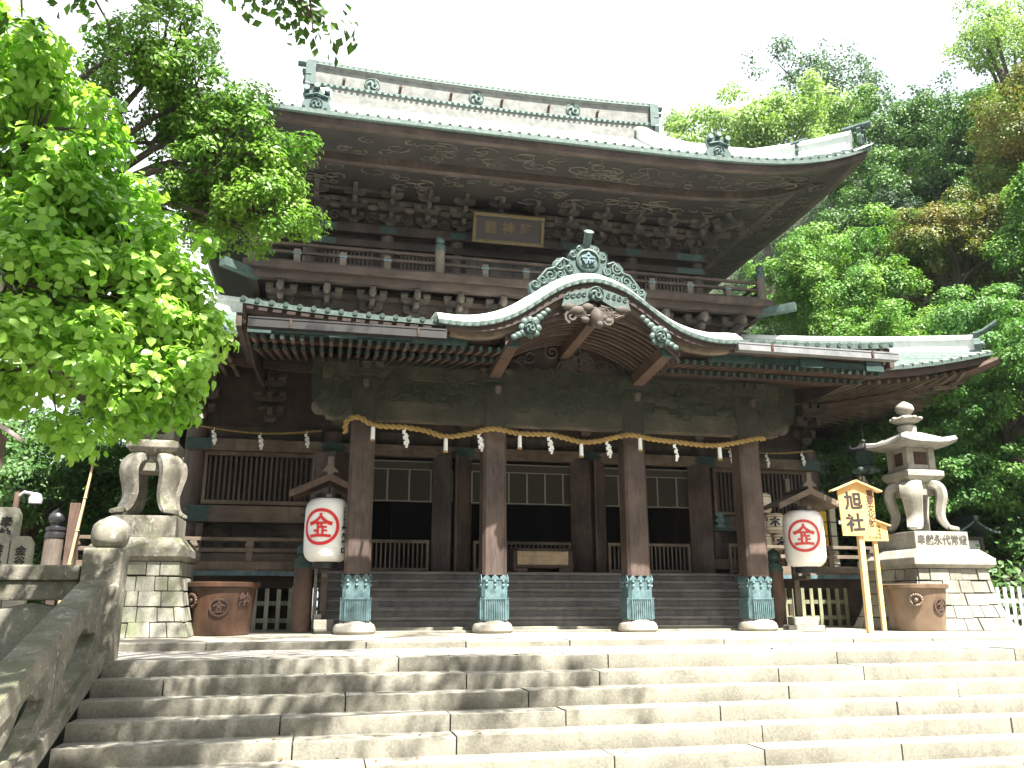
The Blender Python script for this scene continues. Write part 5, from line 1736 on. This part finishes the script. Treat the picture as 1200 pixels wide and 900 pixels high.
def panel(y0, y1):
    def zt(y): return .65+(y+.1)*SL
    def zb(y): return .05+(y+.1)*SL
    outer = [(y0, zb(y0)), (y1, zb(y1)), (y1, zt(y1)), (y0, zt(y0))]
    ym_ = (y0+y1)/2; zm = (zb(ym_)+zt(ym_))/2+.02; L = abs(y1-y0)*.30
    hole = []
    for t in np.linspace(0, 2*math.pi, 28, endpoint=False):
        rr = 1 + .16*math.cos(4*t) - .12*max(0, math.cos(t-math.pi/2))**8*-1.5
        yy = L*rr*math.cos(t); hole.append((ym_+yy, zm + .17*rr*math.sin(t) + yy*SL))
    mb = MB(); mb.prism([(p[0], p[1]) for p in outer], .13, T((.115, 0, 0)) @ RZ(R(90)), [hole])
    return mb.build('pierced_panel', M_stone_moss, bs_)
panel(-.16, -1.55); panel(-1.57, -2.95); panel(-2.97, -4.35)
# balustrade along the terrace, running left from the newel
tb = empty('terrace_balustrade', (-7.25, -6.75, .0), 0, 'mossy two course stone parapet running left from the round capped newel', 'parapet')
mb = MB(); mb.box(-8,-.02,-.16,.16,.82,.98); mb.box(-8,-.02,-.13,.13,.62,.818); mb.build('coping', M_stone_moss, tb, bevel=.02)
mb = MB(); x = -.1
while x > -7.5:
    L = random.uniform(.5,.8); mb.prism([(x-L,0),(x-.03,0),(x-.03,.46),(x-.09,.55),(x-L*.45,.60),(x-L+.05,.52),(x-L,.44)], .16, T((0,-.08,0))); x -= L
mb.build('slabs', M_stone_wallm, tb, bevel=.015)
rw_ = MB()
for r_ in range(4):
    x = -7.3
    while x > -15:
        L = random.uniform(.35,.7); rw_.box(x-L+.008, x-.008, -7.05+random.uniform(-.03,.02), -6.7, -1.42+.33*r_, -1.42+.33*(r_+1)-.012); x -= L
o = rw_.build('retaining_wall', M_stone_wallm, bevel=.03); tag(o, 'low wall of mossy squared stones below the two course parapet, left of the steps', 'wall')
# rough boulders beside the lower rail
for k, (x, y, z, r_, lab) in enumerate(((-7.95, -7.6, -.30, .42, 'rounded grey boulder just below the parapet, left of the sloping rail'), (-8.35, -8.1, -.6, .45, 'rounded grey boulder lower down, farther from the parapet beside the sloping rail'))):
    bm = bmesh.new(); bmesh.ops.create_icosphere(bm, subdivisions=3, radius=r_)
    for v in bm.verts: v.co *= 1+.25*mnoise.noise(v.co*2.2+Vector((k*7,0,0))); v.co.z *= 1.15
    me = bpy.data.meshes.new('boulder'); bm.to_mesh(me); bm.free(); me.materials.append(M_stone_wallm)
    for p in me.polygons: p.use_smooth = True
    o = bpy.data.objects.new('boulder', me); COL.objects.link(o); o.location = (x, y, z); tag(o, lab, 'boulder')

# ---------------------------------------------------------------- inscribed tablets, lamp, poles at the far left
def tablet(loc, wd, hh, lab, chars, size):
    t = empty('stone_tablet', loc, R(6), lab, 'stone tablet')
    mb = MB(); mb.prism([(-wd/2,0),(wd/2,0),(wd/2,hh-.1),(wd/2-.06,hh),(-wd/2+.06,hh),(-wd/2,hh-.06)], .16, T((0,0,0))); mb.build('slab', M_stone_wallm, t, bevel=.012)
    for i, ch in enumerate(chars):
        text_part('carved_character', ch, size, M_black, t, T((.0+(.0), -.003, hh-.14-size*.6-size*1.02*i)), .006, .003)
tablet((-9.62, -2.2, .03), .36, 2.02, 'taller pale inscribed stone tablet at the left edge behind the parapet', '奉納上', .17)
tablet((-9.28, -2.45, .03), .30, 1.56, 'shorter pale inscribed stone tablet right of the taller one behind the parapet', '金谷山', .15)
tablet((-9.60, -2.45, .03), .30, 1.60, 'shorter pale inscribed stone tablet in front of the taller one behind the parapet', '金以川', .15)
lp = empty('street_lamp', (-10.42, .7, .03), 0, 'thin brown lamp post with a white hooded lamp head at the left', 'street lamp')
mb = MB(); mb.tube([(-.06,0,0),(-.06,0,2.6)], .05, 10); mb.build('post', M_redwood, lp, smooth=True)
mb = MB(); mb.tube([(-.06,0,2.5),(.06,-.02,2.60),(.26,-.05,2.56)], .03, 8); M_lampg = plain('grey_enamel', (.30,.30,.32), .4, .1); mb.build('arm', M_lampg, lp, smooth=True)
mb = MB(); mb.lathe([(.02,.11),(.08,.09),(.12,.0),(.115,-.09),(.02,-.1)], 16, (.28,-.05,2.48)); mb.build('hood', M_lampg, lp, smooth=True)
bp = empty('bamboo_pole', (-9.80, 1.6, .03), 0, 'slender tan bamboo pole leaning beside a reddish post at the left', 'pole')
mb = MB(); mb.tube([(0,0,0),(.13,.1,1.6),(.28,.2,3.3)], [.035,.03,.025], 8)
for q in (.2,.4,.6,.8): mb.lathe([(.038,-.01),(.042,0),(.038,.01)], 8, (.28*q, .2*q, 3.3*q))
mb.build('stem', wood('bamboo', (.30,.20,.10), (.50,.36,.20), 'z'), bp, smooth=True)
rp_ = empty('wooden_post', (-9.78, 2.0, .03), 0, 'reddish square wooden post behind the bamboo pole at the left', 'post')
mb = MB(); mb.box(-.1,.1,-.1,.1,0,2.55); mb.build('shaft', M_redwood, rp_, bevel=.01)
# corner of a pale notice sticking out of the leaves at the left edge
nb = empty('notice_board', (-9.72, -3.7, -.05), R(10), 'pale peaked wooden notice at the left edge below the bright leaves', 'sign board')
mb = MB(); mb.prism([(-.5,2.5),(.42,2.5),(.42,2.95),(0,3.25),(-.5,2.95)], .05, T((0,0,0))); mb.build('panel', M_woodpale, nb)
mb = MB()
for s in (-1, 1): mb.beam((0,-.03,3.30),(s*.62,-.03,2.92),.22,.05)
mb.build('peaked_roof', plain('pale_pink_board', (.55,.47,.43), .6, .1), nb)
mb = MB(); mb.box(-.07,.07,.05,.19,0,3.2); mb.build('post', M_woodpalez, nb)
# ================================================================== TREES
def leaf_mesh(name, P, Nn, L, Wd, mat, parent, big=False, rng=RNG):
    "one small folded leaf at each point: P positions, Nn facing directions"
    n = len(P)
    up_ = np.array([0, 0, 1.0])
    Nn = Nn/np.maximum(1e-6, np.linalg.norm(Nn, axis=1, keepdims=True))
    ax = rng.normal(size=(n, 3)); ax[:, 2] -= .7
    ax -= Nn*(ax*Nn).sum(1, keepdims=True); ax /= np.maximum(1e-6, np.linalg.norm(ax, axis=1, keepdims=True))
    bx = np.cross(ax, Nn)
    l = (L*rng.uniform(.65, 1.25, n))[:, None]; w_ = (Wd*rng.uniform(.7, 1.2, n))[:, None]
    if big:
        b = P; m = P + ax*l*.5 - Nn*l*.02; t = P + ax*l - Nn*l*.16
        r1 = P + ax*l*.28 + bx*w_*.48 + Nn*w_*.12; r2_ = P + ax*l*.62 + bx*w_*.40 + Nn*w_*.05
        l1 = P + ax*l*.28 - bx*w_*.48 + Nn*w_*.12; l2 = P + ax*l*.62 - bx*w_*.40 + Nn*w_*.05
        V = np.stack([b, m, t, r1, r2_, l1, l2], 1).reshape(-1, 3); k = 7
        F = np.array([(0,3,1),(3,4,1),(4,2,1),(0,1,5),(5,1,6),(6,1,2)])
    else:
        t = P + ax*l - Nn*l*.1
        V = np.stack([P, P + ax*l*.5 + bx*w_*.5 + Nn*w_*.1, t, P + ax*l*.5 - bx*w_*.5 + Nn*w_*.1], 1).reshape(-1, 3); k = 4
        F = np.array([(0,1,2),(0,2,3)])
    fs = (F[None] + (np.arange(n)*k)[:, None, None]).reshape(-1, 3)
    me = bpy.data.meshes.new(name)
    me.vertices.add(len(V)); me.vertices.foreach_set('co', V.astype(np.float32).ravel())
    me.loops.add(fs.size); me.loops.foreach_set('vertex_index', fs.astype(np.int32).ravel())
    me.polygons.add(len(fs)); me.polygons.foreach_set('loop_start', np.arange(0, fs.size, 3, dtype=np.int32))
    try: me.polygons.foreach_set('loop_total', np.full(len(fs), 3, dtype=np.int32))
    except Exception: pass
    me.update(calc_edges=True); me.validate()
    me.materials.append(mat)
    o = bpy.data.objects.new(name, me); COL.objects.link(o); o.parent = parent
    return o

def tree(name, base, blobs, lab, mat, bark, leaf=.1, wid=.6, dens=1.0, clump=.45, flat=.65, big=False, limbs=True, cat='tree', trunk_r=.2, group=None, seed=1, fork=.45, twigs=False, shell=.5, trunk_top=None):
    rng = np.random.default_rng(seed)
    B = Vector(base)
    t = empty(name, base, 0, lab, cat, group)
    Ps = []; Ns = []; cl = []
    for (x, y, z, rx, ry, rz) in blobs:
        nC = max(4, int(1.5*(rx*ry+rx*rz+ry*rz)/(clump**2)*.8))
        for _ in range(nC):
            d = rng.normal(size=3); d /= np.linalg.norm(d)
            q = shell + (1.02-shell)*rng.random()**.6
            c = np.array([x, y, z]) + d*np.array([rx, ry, rz])*q
            cl.append((c, clump*rng.uniform(.55, 1.15), d))
    for c, r_, d in cl:
        n = max(10, int(dens*10*(r_/leaf)**2))
        u = rng.normal(size=(n, 3)) + np.array(d)*.55 + np.array([0, 0, .35]); u /= np.linalg.norm(u, axis=1, keepdims=True)
        q = (rng.random(n)**.45)[:, None]
        p = c + u*q*r_*np.array([1, 1, flat])
        Ps.append(p); Ns.append(u + rng.normal(size=(n, 3))*.45 + np.array([0, 0, .15]) + np.array(sdir)*.55)
    P = np.concatenate(Ps) - np.array(base); Nn = np.concatenate(Ns)
    leaf_mesh('crown', P, Nn, leaf, leaf*wid, mat, t, big, rng)
    # trunk with limbs to the blobs, branching to the clumps
    mb = MB()
    cen = np.mean([b_[:3] for b_ in blobs], 0)
    top = Vector(trunk_top) if trunk_top else Vector((B.x*.35+cen[0]*.65, B.y*.35+cen[1]*.65, B.z+(cen[2]-B.z)*fork))
    mid = B.lerp(top, .5) + Vector((rng.normal()*.15, rng.normal()*.15, 0))
    L_ = smooth_path([tuple(B-B), tuple(mid-B), tuple(top-B)], 4)
    mb.tube(L_, [trunk_r*(1.25-.6*i/(len(L_)-1)) for i in range(len(L_))], 9)
    if limbs:
        for (x, y, z, rx, ry, rz) in blobs:
            e = Vector((x, y, z)); m_ = top.lerp(e, .5) + Vector((rng.normal()*.2, rng.normal()*.2, .15*(e-top).length))
            Q = smooth_path([tuple(top-B), tuple(m_-B), tuple(e-B)], 5)
            r0 = trunk_r*(.3 if twigs else .45); mb.tube(Q, [r0*(1-.75*i/(len(Q)-1)) for i in range(len(Q))], 6)
            if twigs:
                near = [c for c, r_, d in cl if np.linalg.norm(c-np.array([x, y, z])) < max(rx, rz)*1.1]
                for c in near[::2]:
                    s_ = e.lerp(m_, .35*rng.random()); cc = Vector(c); mm = s_.lerp(cc, .5)+Vector((rng.normal()*.06, rng.normal()*.06, .05))
                    mb.tube([s_-B, mm-B, cc-B], [r0*.22, r0*.14, r0*.06], 5)
    mb.build('trunk', bark, t, smooth=True, fix=False)
    return t

BARK = wood('bark', (.035,.028,.02), (.09,.075,.055), 'z', .9)
def lm(n, a, b, c_, trans=.4, **k): return leafmat('leaf_'+n, a, b, c_, trans, **k)
LM_near = lm('near', (.14,.34,.03), (.27,.50,.06), (.37,.58,.11), .5, rough=.35, spec=.5)
LM_mid = lm('mid', (.055,.15,.018), (.13,.27,.035), (.18,.31,.05), .42, rough=.4)
LM_over = lm('over', (.04,.10,.018), (.08,.16,.028), (.07,.13,.022), .35)
LM_pale = lm('pale', (.13,.22,.06), (.23,.34,.11), (.28,.39,.14), .4)
LM_dark = lm('dark', (.027,.075,.018), (.06,.135,.03), (.08,.16,.036), .3)
LM_blue = lm('blue', (.045,.085,.05), (.08,.135,.08), (.075,.135,.07), .3)
LM_green = lm('green', (.045,.135,.022), (.10,.23,.04), (.17,.29,.055), .38)
LM_red = lm('red', (.06,.11,.02), (.12,.17,.035), (.20,.155,.045), .38)
LM_bright = lm('bright', (.035,.12,.025), (.09,.21,.045), (.12,.24,.05), .4)

# near tree on the left: large bright leaves
near_b = [(-7.56,-9.44,5.02,.57),(-7.47,-9.61,4.02,.62),(-6.70,-9.12,3.85,.5),(-6.28,-8.99,3.74,.38),(-6.97,-9.87,2.97,.62),(-6.42,-9.38,2.98,.5),(-6.12,-9.3,3.2,.33),(-6.75,-9.75,2.36,.5),(-6.38,-9.36,2.26,.33),(-7.02,-10.06,2.2,.36),(-6.16,-9.4,2.5,.24),(-6.0,-9.3,2.72,.24),(-6.22,-9.35,2.18,.26),(-6.9,-9.5,3.5,.55),(-7.2,-9.7,4.5,.5),(-6.55,-9.2,3.35,.45)]
tree('broadleaf_tree', (-11.0,-9.0,-1.3), [(x,y,z,r_*1.12,r_*1.15,r_*1.08) for x,y,z,r_ in near_b], 'bright yellow green broadleaf tree with large leaves filling the left side, nearest the steps',
     LM_near, BARK, .092, .78, 1.65, .30, .8, True, True, trunk_r=.2, seed=3, twigs=True, shell=.25, trunk_top=(-9.3,-9.3,2.6))
mid_b = [(-7.3,-5.9,7.76,.70),(-7.69,-6.3,7.61,.42),(-6.75,-5.93,7.30,.60),(-6.34,-5.99,6.46,.60),(-7.13,-5.38,6.9,.5),(-5.84,-6.2,5.93,.50),(-5.58,-6.2,5.52,.42),(-6.06,-5.87,5.47,.40),(-6.81,-5.55,6.06,.48),(-8.08,-5.59,7.25,.40)]
tree('fine_leaved_tree', (-10.2,-4.2,-.1), [(x,y,z,r_*1.2,r_*1.2,r_*1.15) for x,y,z,r_ in mid_b+[(-7.0,-6.1,8.1,.45),(-6.1,-5.9,7.0,.45),(-5.55,-6.2,6.35,.4),(-6.6,-5.6,5.6,.4)]], 'fine leaved green tree spreading in front of the upper roof, behind the large leaved one',
     LM_mid, BARK, .075, .6, 1.35, .27, .75, False, True, trunk_r=.24, seed=5, twigs=True, shell=.25, trunk_top=(-8.9,-4.9,5.4))
# tall tree over the viewer's head: its lowest sprays hang into the top of the picture and it shades the steps
over_b = [(-7.35,-10.47,5.25,.5),(-6.95,-10.25,5.35,.33),(-6.2,-10.14,5.83,.30),(-5.7,-10.24,5.80,.32),(-5.26,-10.3,5.64,.26),(-5.08,-10.37,5.36,.12)]
over_b = [(x,y,z,r_,r_,r_*.8) for x,y,z,r_ in over_b]
over_b += [(-6.0,-6.9,13.3,1.7,1.2,.9),(-8.2,-7.5,12.6,1.4,1.2,.9),(-3.6,-11.2,8.6,1.3,1.0,.6),(-4.6,-8.6,13.4,1.9,1.4,1.0),(-2.2,-8.0,13.5,1.7,1.3,1.0),(-6.8,-9.0,12.8,1.8,1.4,1.0),(.3,-8.0,13.6,1.3,1.1,.9),(-4.6,-12.9,7.6,1.3,1.1,.6),(-5.4,-10.6,9.6,1.4,1.2,.8),(-4.2,-11.3,7.2,1.1,1.0,.6),(-2.6,-11.2,7.4,1.2,1.0,.7),(-3.4,-12.6,7.8,1.5,1.0,.7),(-1.4,-11.6,7.9,1.0,.9,.7),(-.2,-8.9,10.8,1.5,1.1,.8),(-1.8,-9.6,10.3,1.4,1.1,.8),(-3.6,-10.2,10.2,1.5,1.1,.8),(-.6,-12.5,8.6,1.2,1.0,.7)]
tree('shade_tree', (-8.6,-14.8,-1.3), over_b, 'darker leafy sprays of a tall tree hanging above the left end of the upper roof',
     LM_over, BARK, .10, .7, .30, .34, .7, False, True, trunk_r=.32, seed=8, twigs=True, shell=.3, trunk_top=(-7.0,-13.4,5.8))

# hillside on the right, each crown a tree of its own
def ht(x, y): return hillh(x, y) - .5
def hill_tree(x, y, z, rx, rz, lab, mat, leaf, dens, seed, clump=.7, ry=None, nb=7, name='hillside_tree', flat=.7, puff=.55, baseoff=(0.6, 1.0)):
    leaf *= .74; rng = np.random.default_rng(seed*13+1); ry = ry or rx*.85; rx *= 1.18; rz *= 1.12; ry *= 1.15; dens *= 1.25; nb += 2; bl = [(x, y, z+rz*.1, rx*.66, ry*.64, rz*.72)]
    for k in range(nb):
        a_ = 2*math.pi*(k+rng.random()*.6)/nb; q = rng.uniform(.45,.72); zz = rng.uniform(-.5,.55)
        bl.append((x+rx*q*math.cos(a_), y+ry*q*math.sin(a_), z+rz*zz, rx*puff*rng.uniform(.7,1.05), ry*puff*.8, rz*puff*rng.uniform(.6,.95)))
    bx_, by_ = x+baseoff[0], y+baseoff[1]
    return tree(name, (bx_, by_, ht(bx_, by_)), bl, lab, mat, BARK, leaf, .62, dens, clump, flat, False, True, trunk_r=.28, seed=seed, group=None, fork=.55, shell=.45)
hill_tree(18.2,22.0,25.6,4.8,2.7,'pale green domed tree showing over the right end of the upper roof',LM_pale,.30,.9,21,1.0,nb=9)
hill_tree(28.6,30.3,36.2,5.0,4.6,'dark bluish loose tree on the skyline behind the pale domed tree',LM_blue,.34,.40,22,1.0,nb=8,puff=.42)
hill_tree(33.0,27.0,31.0,3.8,3.8,'dark bluish loose tree on the skyline, lower and right of the highest one',LM_blue,.34,.42,23,.9,nb=7,puff=.42)
hill_tree(23.8,15.8,21.6,4.2,3.7,'broad dark green tree high on the slope right of the upper eave tip',LM_dark,.24,.9,24,.9,nb=9)
hill_tree(19.5,13.2,18.0,2.8,2.6,'dark green tree close under the upper eave tip on the slope',LM_dark,.22,.9,25,.8)
hill_tree(12.9,8.4,11.7,2.7,2.5,'round light green tree between the balcony corner and the slope',LM_green,.16,1.05,26,.6,nb=9)
hill_tree(18.4,12.0,16.8,.85,1.3,'small narrow bluish tree above the round light green one',LM_blue,.15,1.0,27,.45,nb=5)
hill_tree(16.7,7.2,13.0,2.2,2.2,'tree with reddish brown young leaves on the right slope',LM_red,.16,1.0,28,.6,nb=8)
hill_tree(21.6,7.8,22.0,2.3,3.0,'pale loose tree at the upper right corner of the picture',LM_pale,.19,.55,29,.7,nb=7,puff=.5)
hill_tree(22.5,9.0,19.0,1.9,2.0,'yellow green tree below the loose one at the upper right',LM_pale,.18,.8,40,.6)
hill_tree(19.4,5.2,16.2,1.8,2.7,'brownish green tree at the right edge above the reddish one',LM_red,.17,.85,30,.6)
hill_tree(18.6,4.2,12.5,2.0,2.3,'mid green tree at the right edge beside the reddish one',LM_green,.16,.95,41,.6)
hill_tree(13.6,2.6,6.9,2.4,2.4,'bright green tree with layered sprays above the lower eave tip',LM_bright,.15,1.05,31,.55,nb=9,flat=.5)
hill_tree(12.0,5.4,8.0,2.0,1.8,'low green tree behind the corner ridge of the lower roof',LM_green,.15,1.0,32,.55)
hill_tree(11.6,3.9,4.3,2.3,2.2,'green tree with drooping sprays right behind the sunlit stone lantern',LM_bright,.15,.95,33,.55,nb=9,flat=.5)
hill_tree(14.8,3.4,3.4,2.4,2.4,'green tree with drooping sprays at the lower right edge',LM_bright,.15,.95,34,.55,nb=9,flat=.5)
hill_tree(16.4,5.2,8.6,2.2,2.4,'shaded green tree in the gap below the reddish one',LM_dark,.17,.95,35,.6)
hill_tree(11.4,7.2,2.2,2.6,2.0,'dark shaded shrub mass behind the hanging metal lantern',LM_dark,.16,.9,36,.6,name='dark_shrub')
hill_tree(14.2,6.4,2.4,2.6,2.2,'dark shaded shrub mass behind the little copper roofed lantern',LM_dark,.16,.9,37,.6,name='dark_shrub')
hill_tree(16.0,11.0,9.0,3.0,3.0,'dark green tree behind the round light green one',LM_dark,.20,.9,38,.8)
hill_tree(24.5,11.0,14.5,3.5,3.0,'dark green tree on the slope behind the reddish one',LM_dark,.22,.8,39,.9)
hill_tree(27.5,12.5,22.5,3.0,3.0,'mid green tree high on the slope near the right edge',LM_green,.22,.8,42,.8)
# low undergrowth over the slope between the trees
gp = []; gn = []
for _ in range(5200):
    x = 9.5 + 34*RNG.random()**1.3; y = -4 + 44*RNG.random()
    if x < 11.2 and y < 16.5: continue
    hz = hillh(x, y) - .4
    c_ = np.array([x, y, hz+RNG.uniform(.1,.9)]); n_ = 26; u_ = RNG.normal(size=(n_, 3)); gp.append(c_ + u_*np.array([.42,.42,.25])); gn.append(u_ + np.array([0,-.4,.8]))
o = leaf_mesh('undergrowth', np.concatenate(gp), np.concatenate(gn), .22, .13, LM_dark, None); tag(o, kind='stuff')
# wood at the left behind the mossy lantern
def left_tree(x, y, z, rx, rz, lab, mat, leaf, dens, seed, **k):
    rng = np.random.default_rng(seed); rx *= 1.25; rz *= 1.2; dens *= 1.2; bl = [(x, y, z, rx*.75, rx*.65, rz*.75), (x, y+.5, z-rz*.75, rx*.8, rx*.5, rz*.5)]
    for j in range(7):
        a_ = 2*math.pi*(j+rng.random()*.5)/7; bl.append((x+rx*.6*math.cos(a_), y+rx*.5*math.sin(a_), z+rz*rng.uniform(-.5,.5), rx*.5, rx*.42, rz*.42))
    return tree('background_tree', (x-.4, y+.5, -.15), bl, lab, mat, BARK, leaf, .62, dens, .55, .55, False, True, trunk_r=.2, seed=seed, fork=.4, shell=.4)
left_tree(-12.4,7.2,3.9,1.9,1.8,'dark green tree behind the white hooded lamp',LM_dark,.15,.9,51)
left_tree(-10.3,9.4,3.7,1.7,1.7,'green tree between the bamboo pole and the mossy stone lantern',LM_bright,.14,.9,52)
left_tree(-13.5,4.6,2.7,1.8,1.7,'dark shaded tree behind the inscribed tablets',LM_dark,.14,.9,53)
left_tree(-12.0,12.5,2.6,2.4,1.9,'deep shaded tree low behind the black capped veranda newel',LM_dark,.16,.9,54)
left_tree(-15.5,12.0,4.4,2.8,2.4,'dark green tree at the far left behind the lamp',LM_dark,.18,.85,55)
left_tree(-9.0,16.5,3.2,2.6,2.4,'dark tree far behind the mossy pedestal',LM_dark,.18,.85,56)
left_tree(-17.0,18.0,4.2,3.5,3.6,'tall dark tree at the very back on the left',LM_dark,.22,.85,57)
left_tree(-12.5,19.0,4.0,3.2,3.4,'dark tree at the back between the lamp and the bamboo pole',LM_dark,.22,.85,58)
left_tree(-19.0,10.0,3.4,2.6,2.8,'dark tree at the left edge behind the tablets',LM_dark,.20,.85,59)
# unseen wood added behind the viewer to keep low sky light off risers and facade
wp = []; wn_ = []
for _ in range(1500):
    a_ = R(90) - YAW + R(RNG.uniform(78, 285)); q = RNG.uniform(15, 24); hgt = 11.5*RNG.random()**.8
    c_ = np.array([-3.5+q*math.cos(a_), -16.5+q*math.sin(a_), -1.2+hgt]); u_ = RNG.normal(size=(30, 3)); u_ /= np.linalg.norm(u_, axis=1, keepdims=True)
    wp.append(c_ + u_*1.1*(RNG.random((30, 1))**.4)); wn_.append(u_ + np.array([0, 0, .3]))
o = leaf_mesh('unseen_woods', np.concatenate(wp), np.concatenate(wn_), .55, .40, LM_dark, None); tag(o, kind='stuff')
# a few fallen leaves on the gravel and the steps
fp = []
for _ in range(90):
    k = random.randint(-3, 6); x = random.uniform(-6.6, 6) if random.random() < .4 else random.uniform(-6.6, -1)
    if k < 0: fp.append((x, random.uniform(-6.8, -4.9), .02))
    else: fp.append((x, STEP_Y0-TREAD*k+random.uniform(-.0,.33), STEP_Z0-RISE*k+.012))
fp = np.array(fp); fn_ = np.tile(np.array([0,0,1.0]), (len(fp),1)) + RNG.normal(size=(len(fp),3))*.25
o = leaf_mesh('fallen_leaves', fp, fn_, .06, .035, plain('fallen_leaf', (.12,.075,.03), .8, .5, 3), None); tag(o, kind='stuff')

# ================================================================== AIR
mb = MB(); mb.box(-60, 80, -55, 90, -2.6, 48)
hz_m = bpy.data.materials.new('thin_haze'); hz_m.use_nodes = True
hnt = hz_m.node_tree
for n_ in list(hnt.nodes):
    if n_.type != 'OUTPUT_MATERIAL': hnt.nodes.remove(n_)
pv = hnt.nodes.new('ShaderNodeVolumePrincipled')
pv.inputs['Color'].default_value = (.82, .92, 1, 1); pv.inputs['Density'].default_value = .0002; pv.inputs['Anisotropy'].default_value = .3
hnt.links.new(pv.outputs[0], hnt.nodes['Material Output'].inputs['Volume'])
o = mb.build('haze', hz_m); tag(o, kind='stuff')
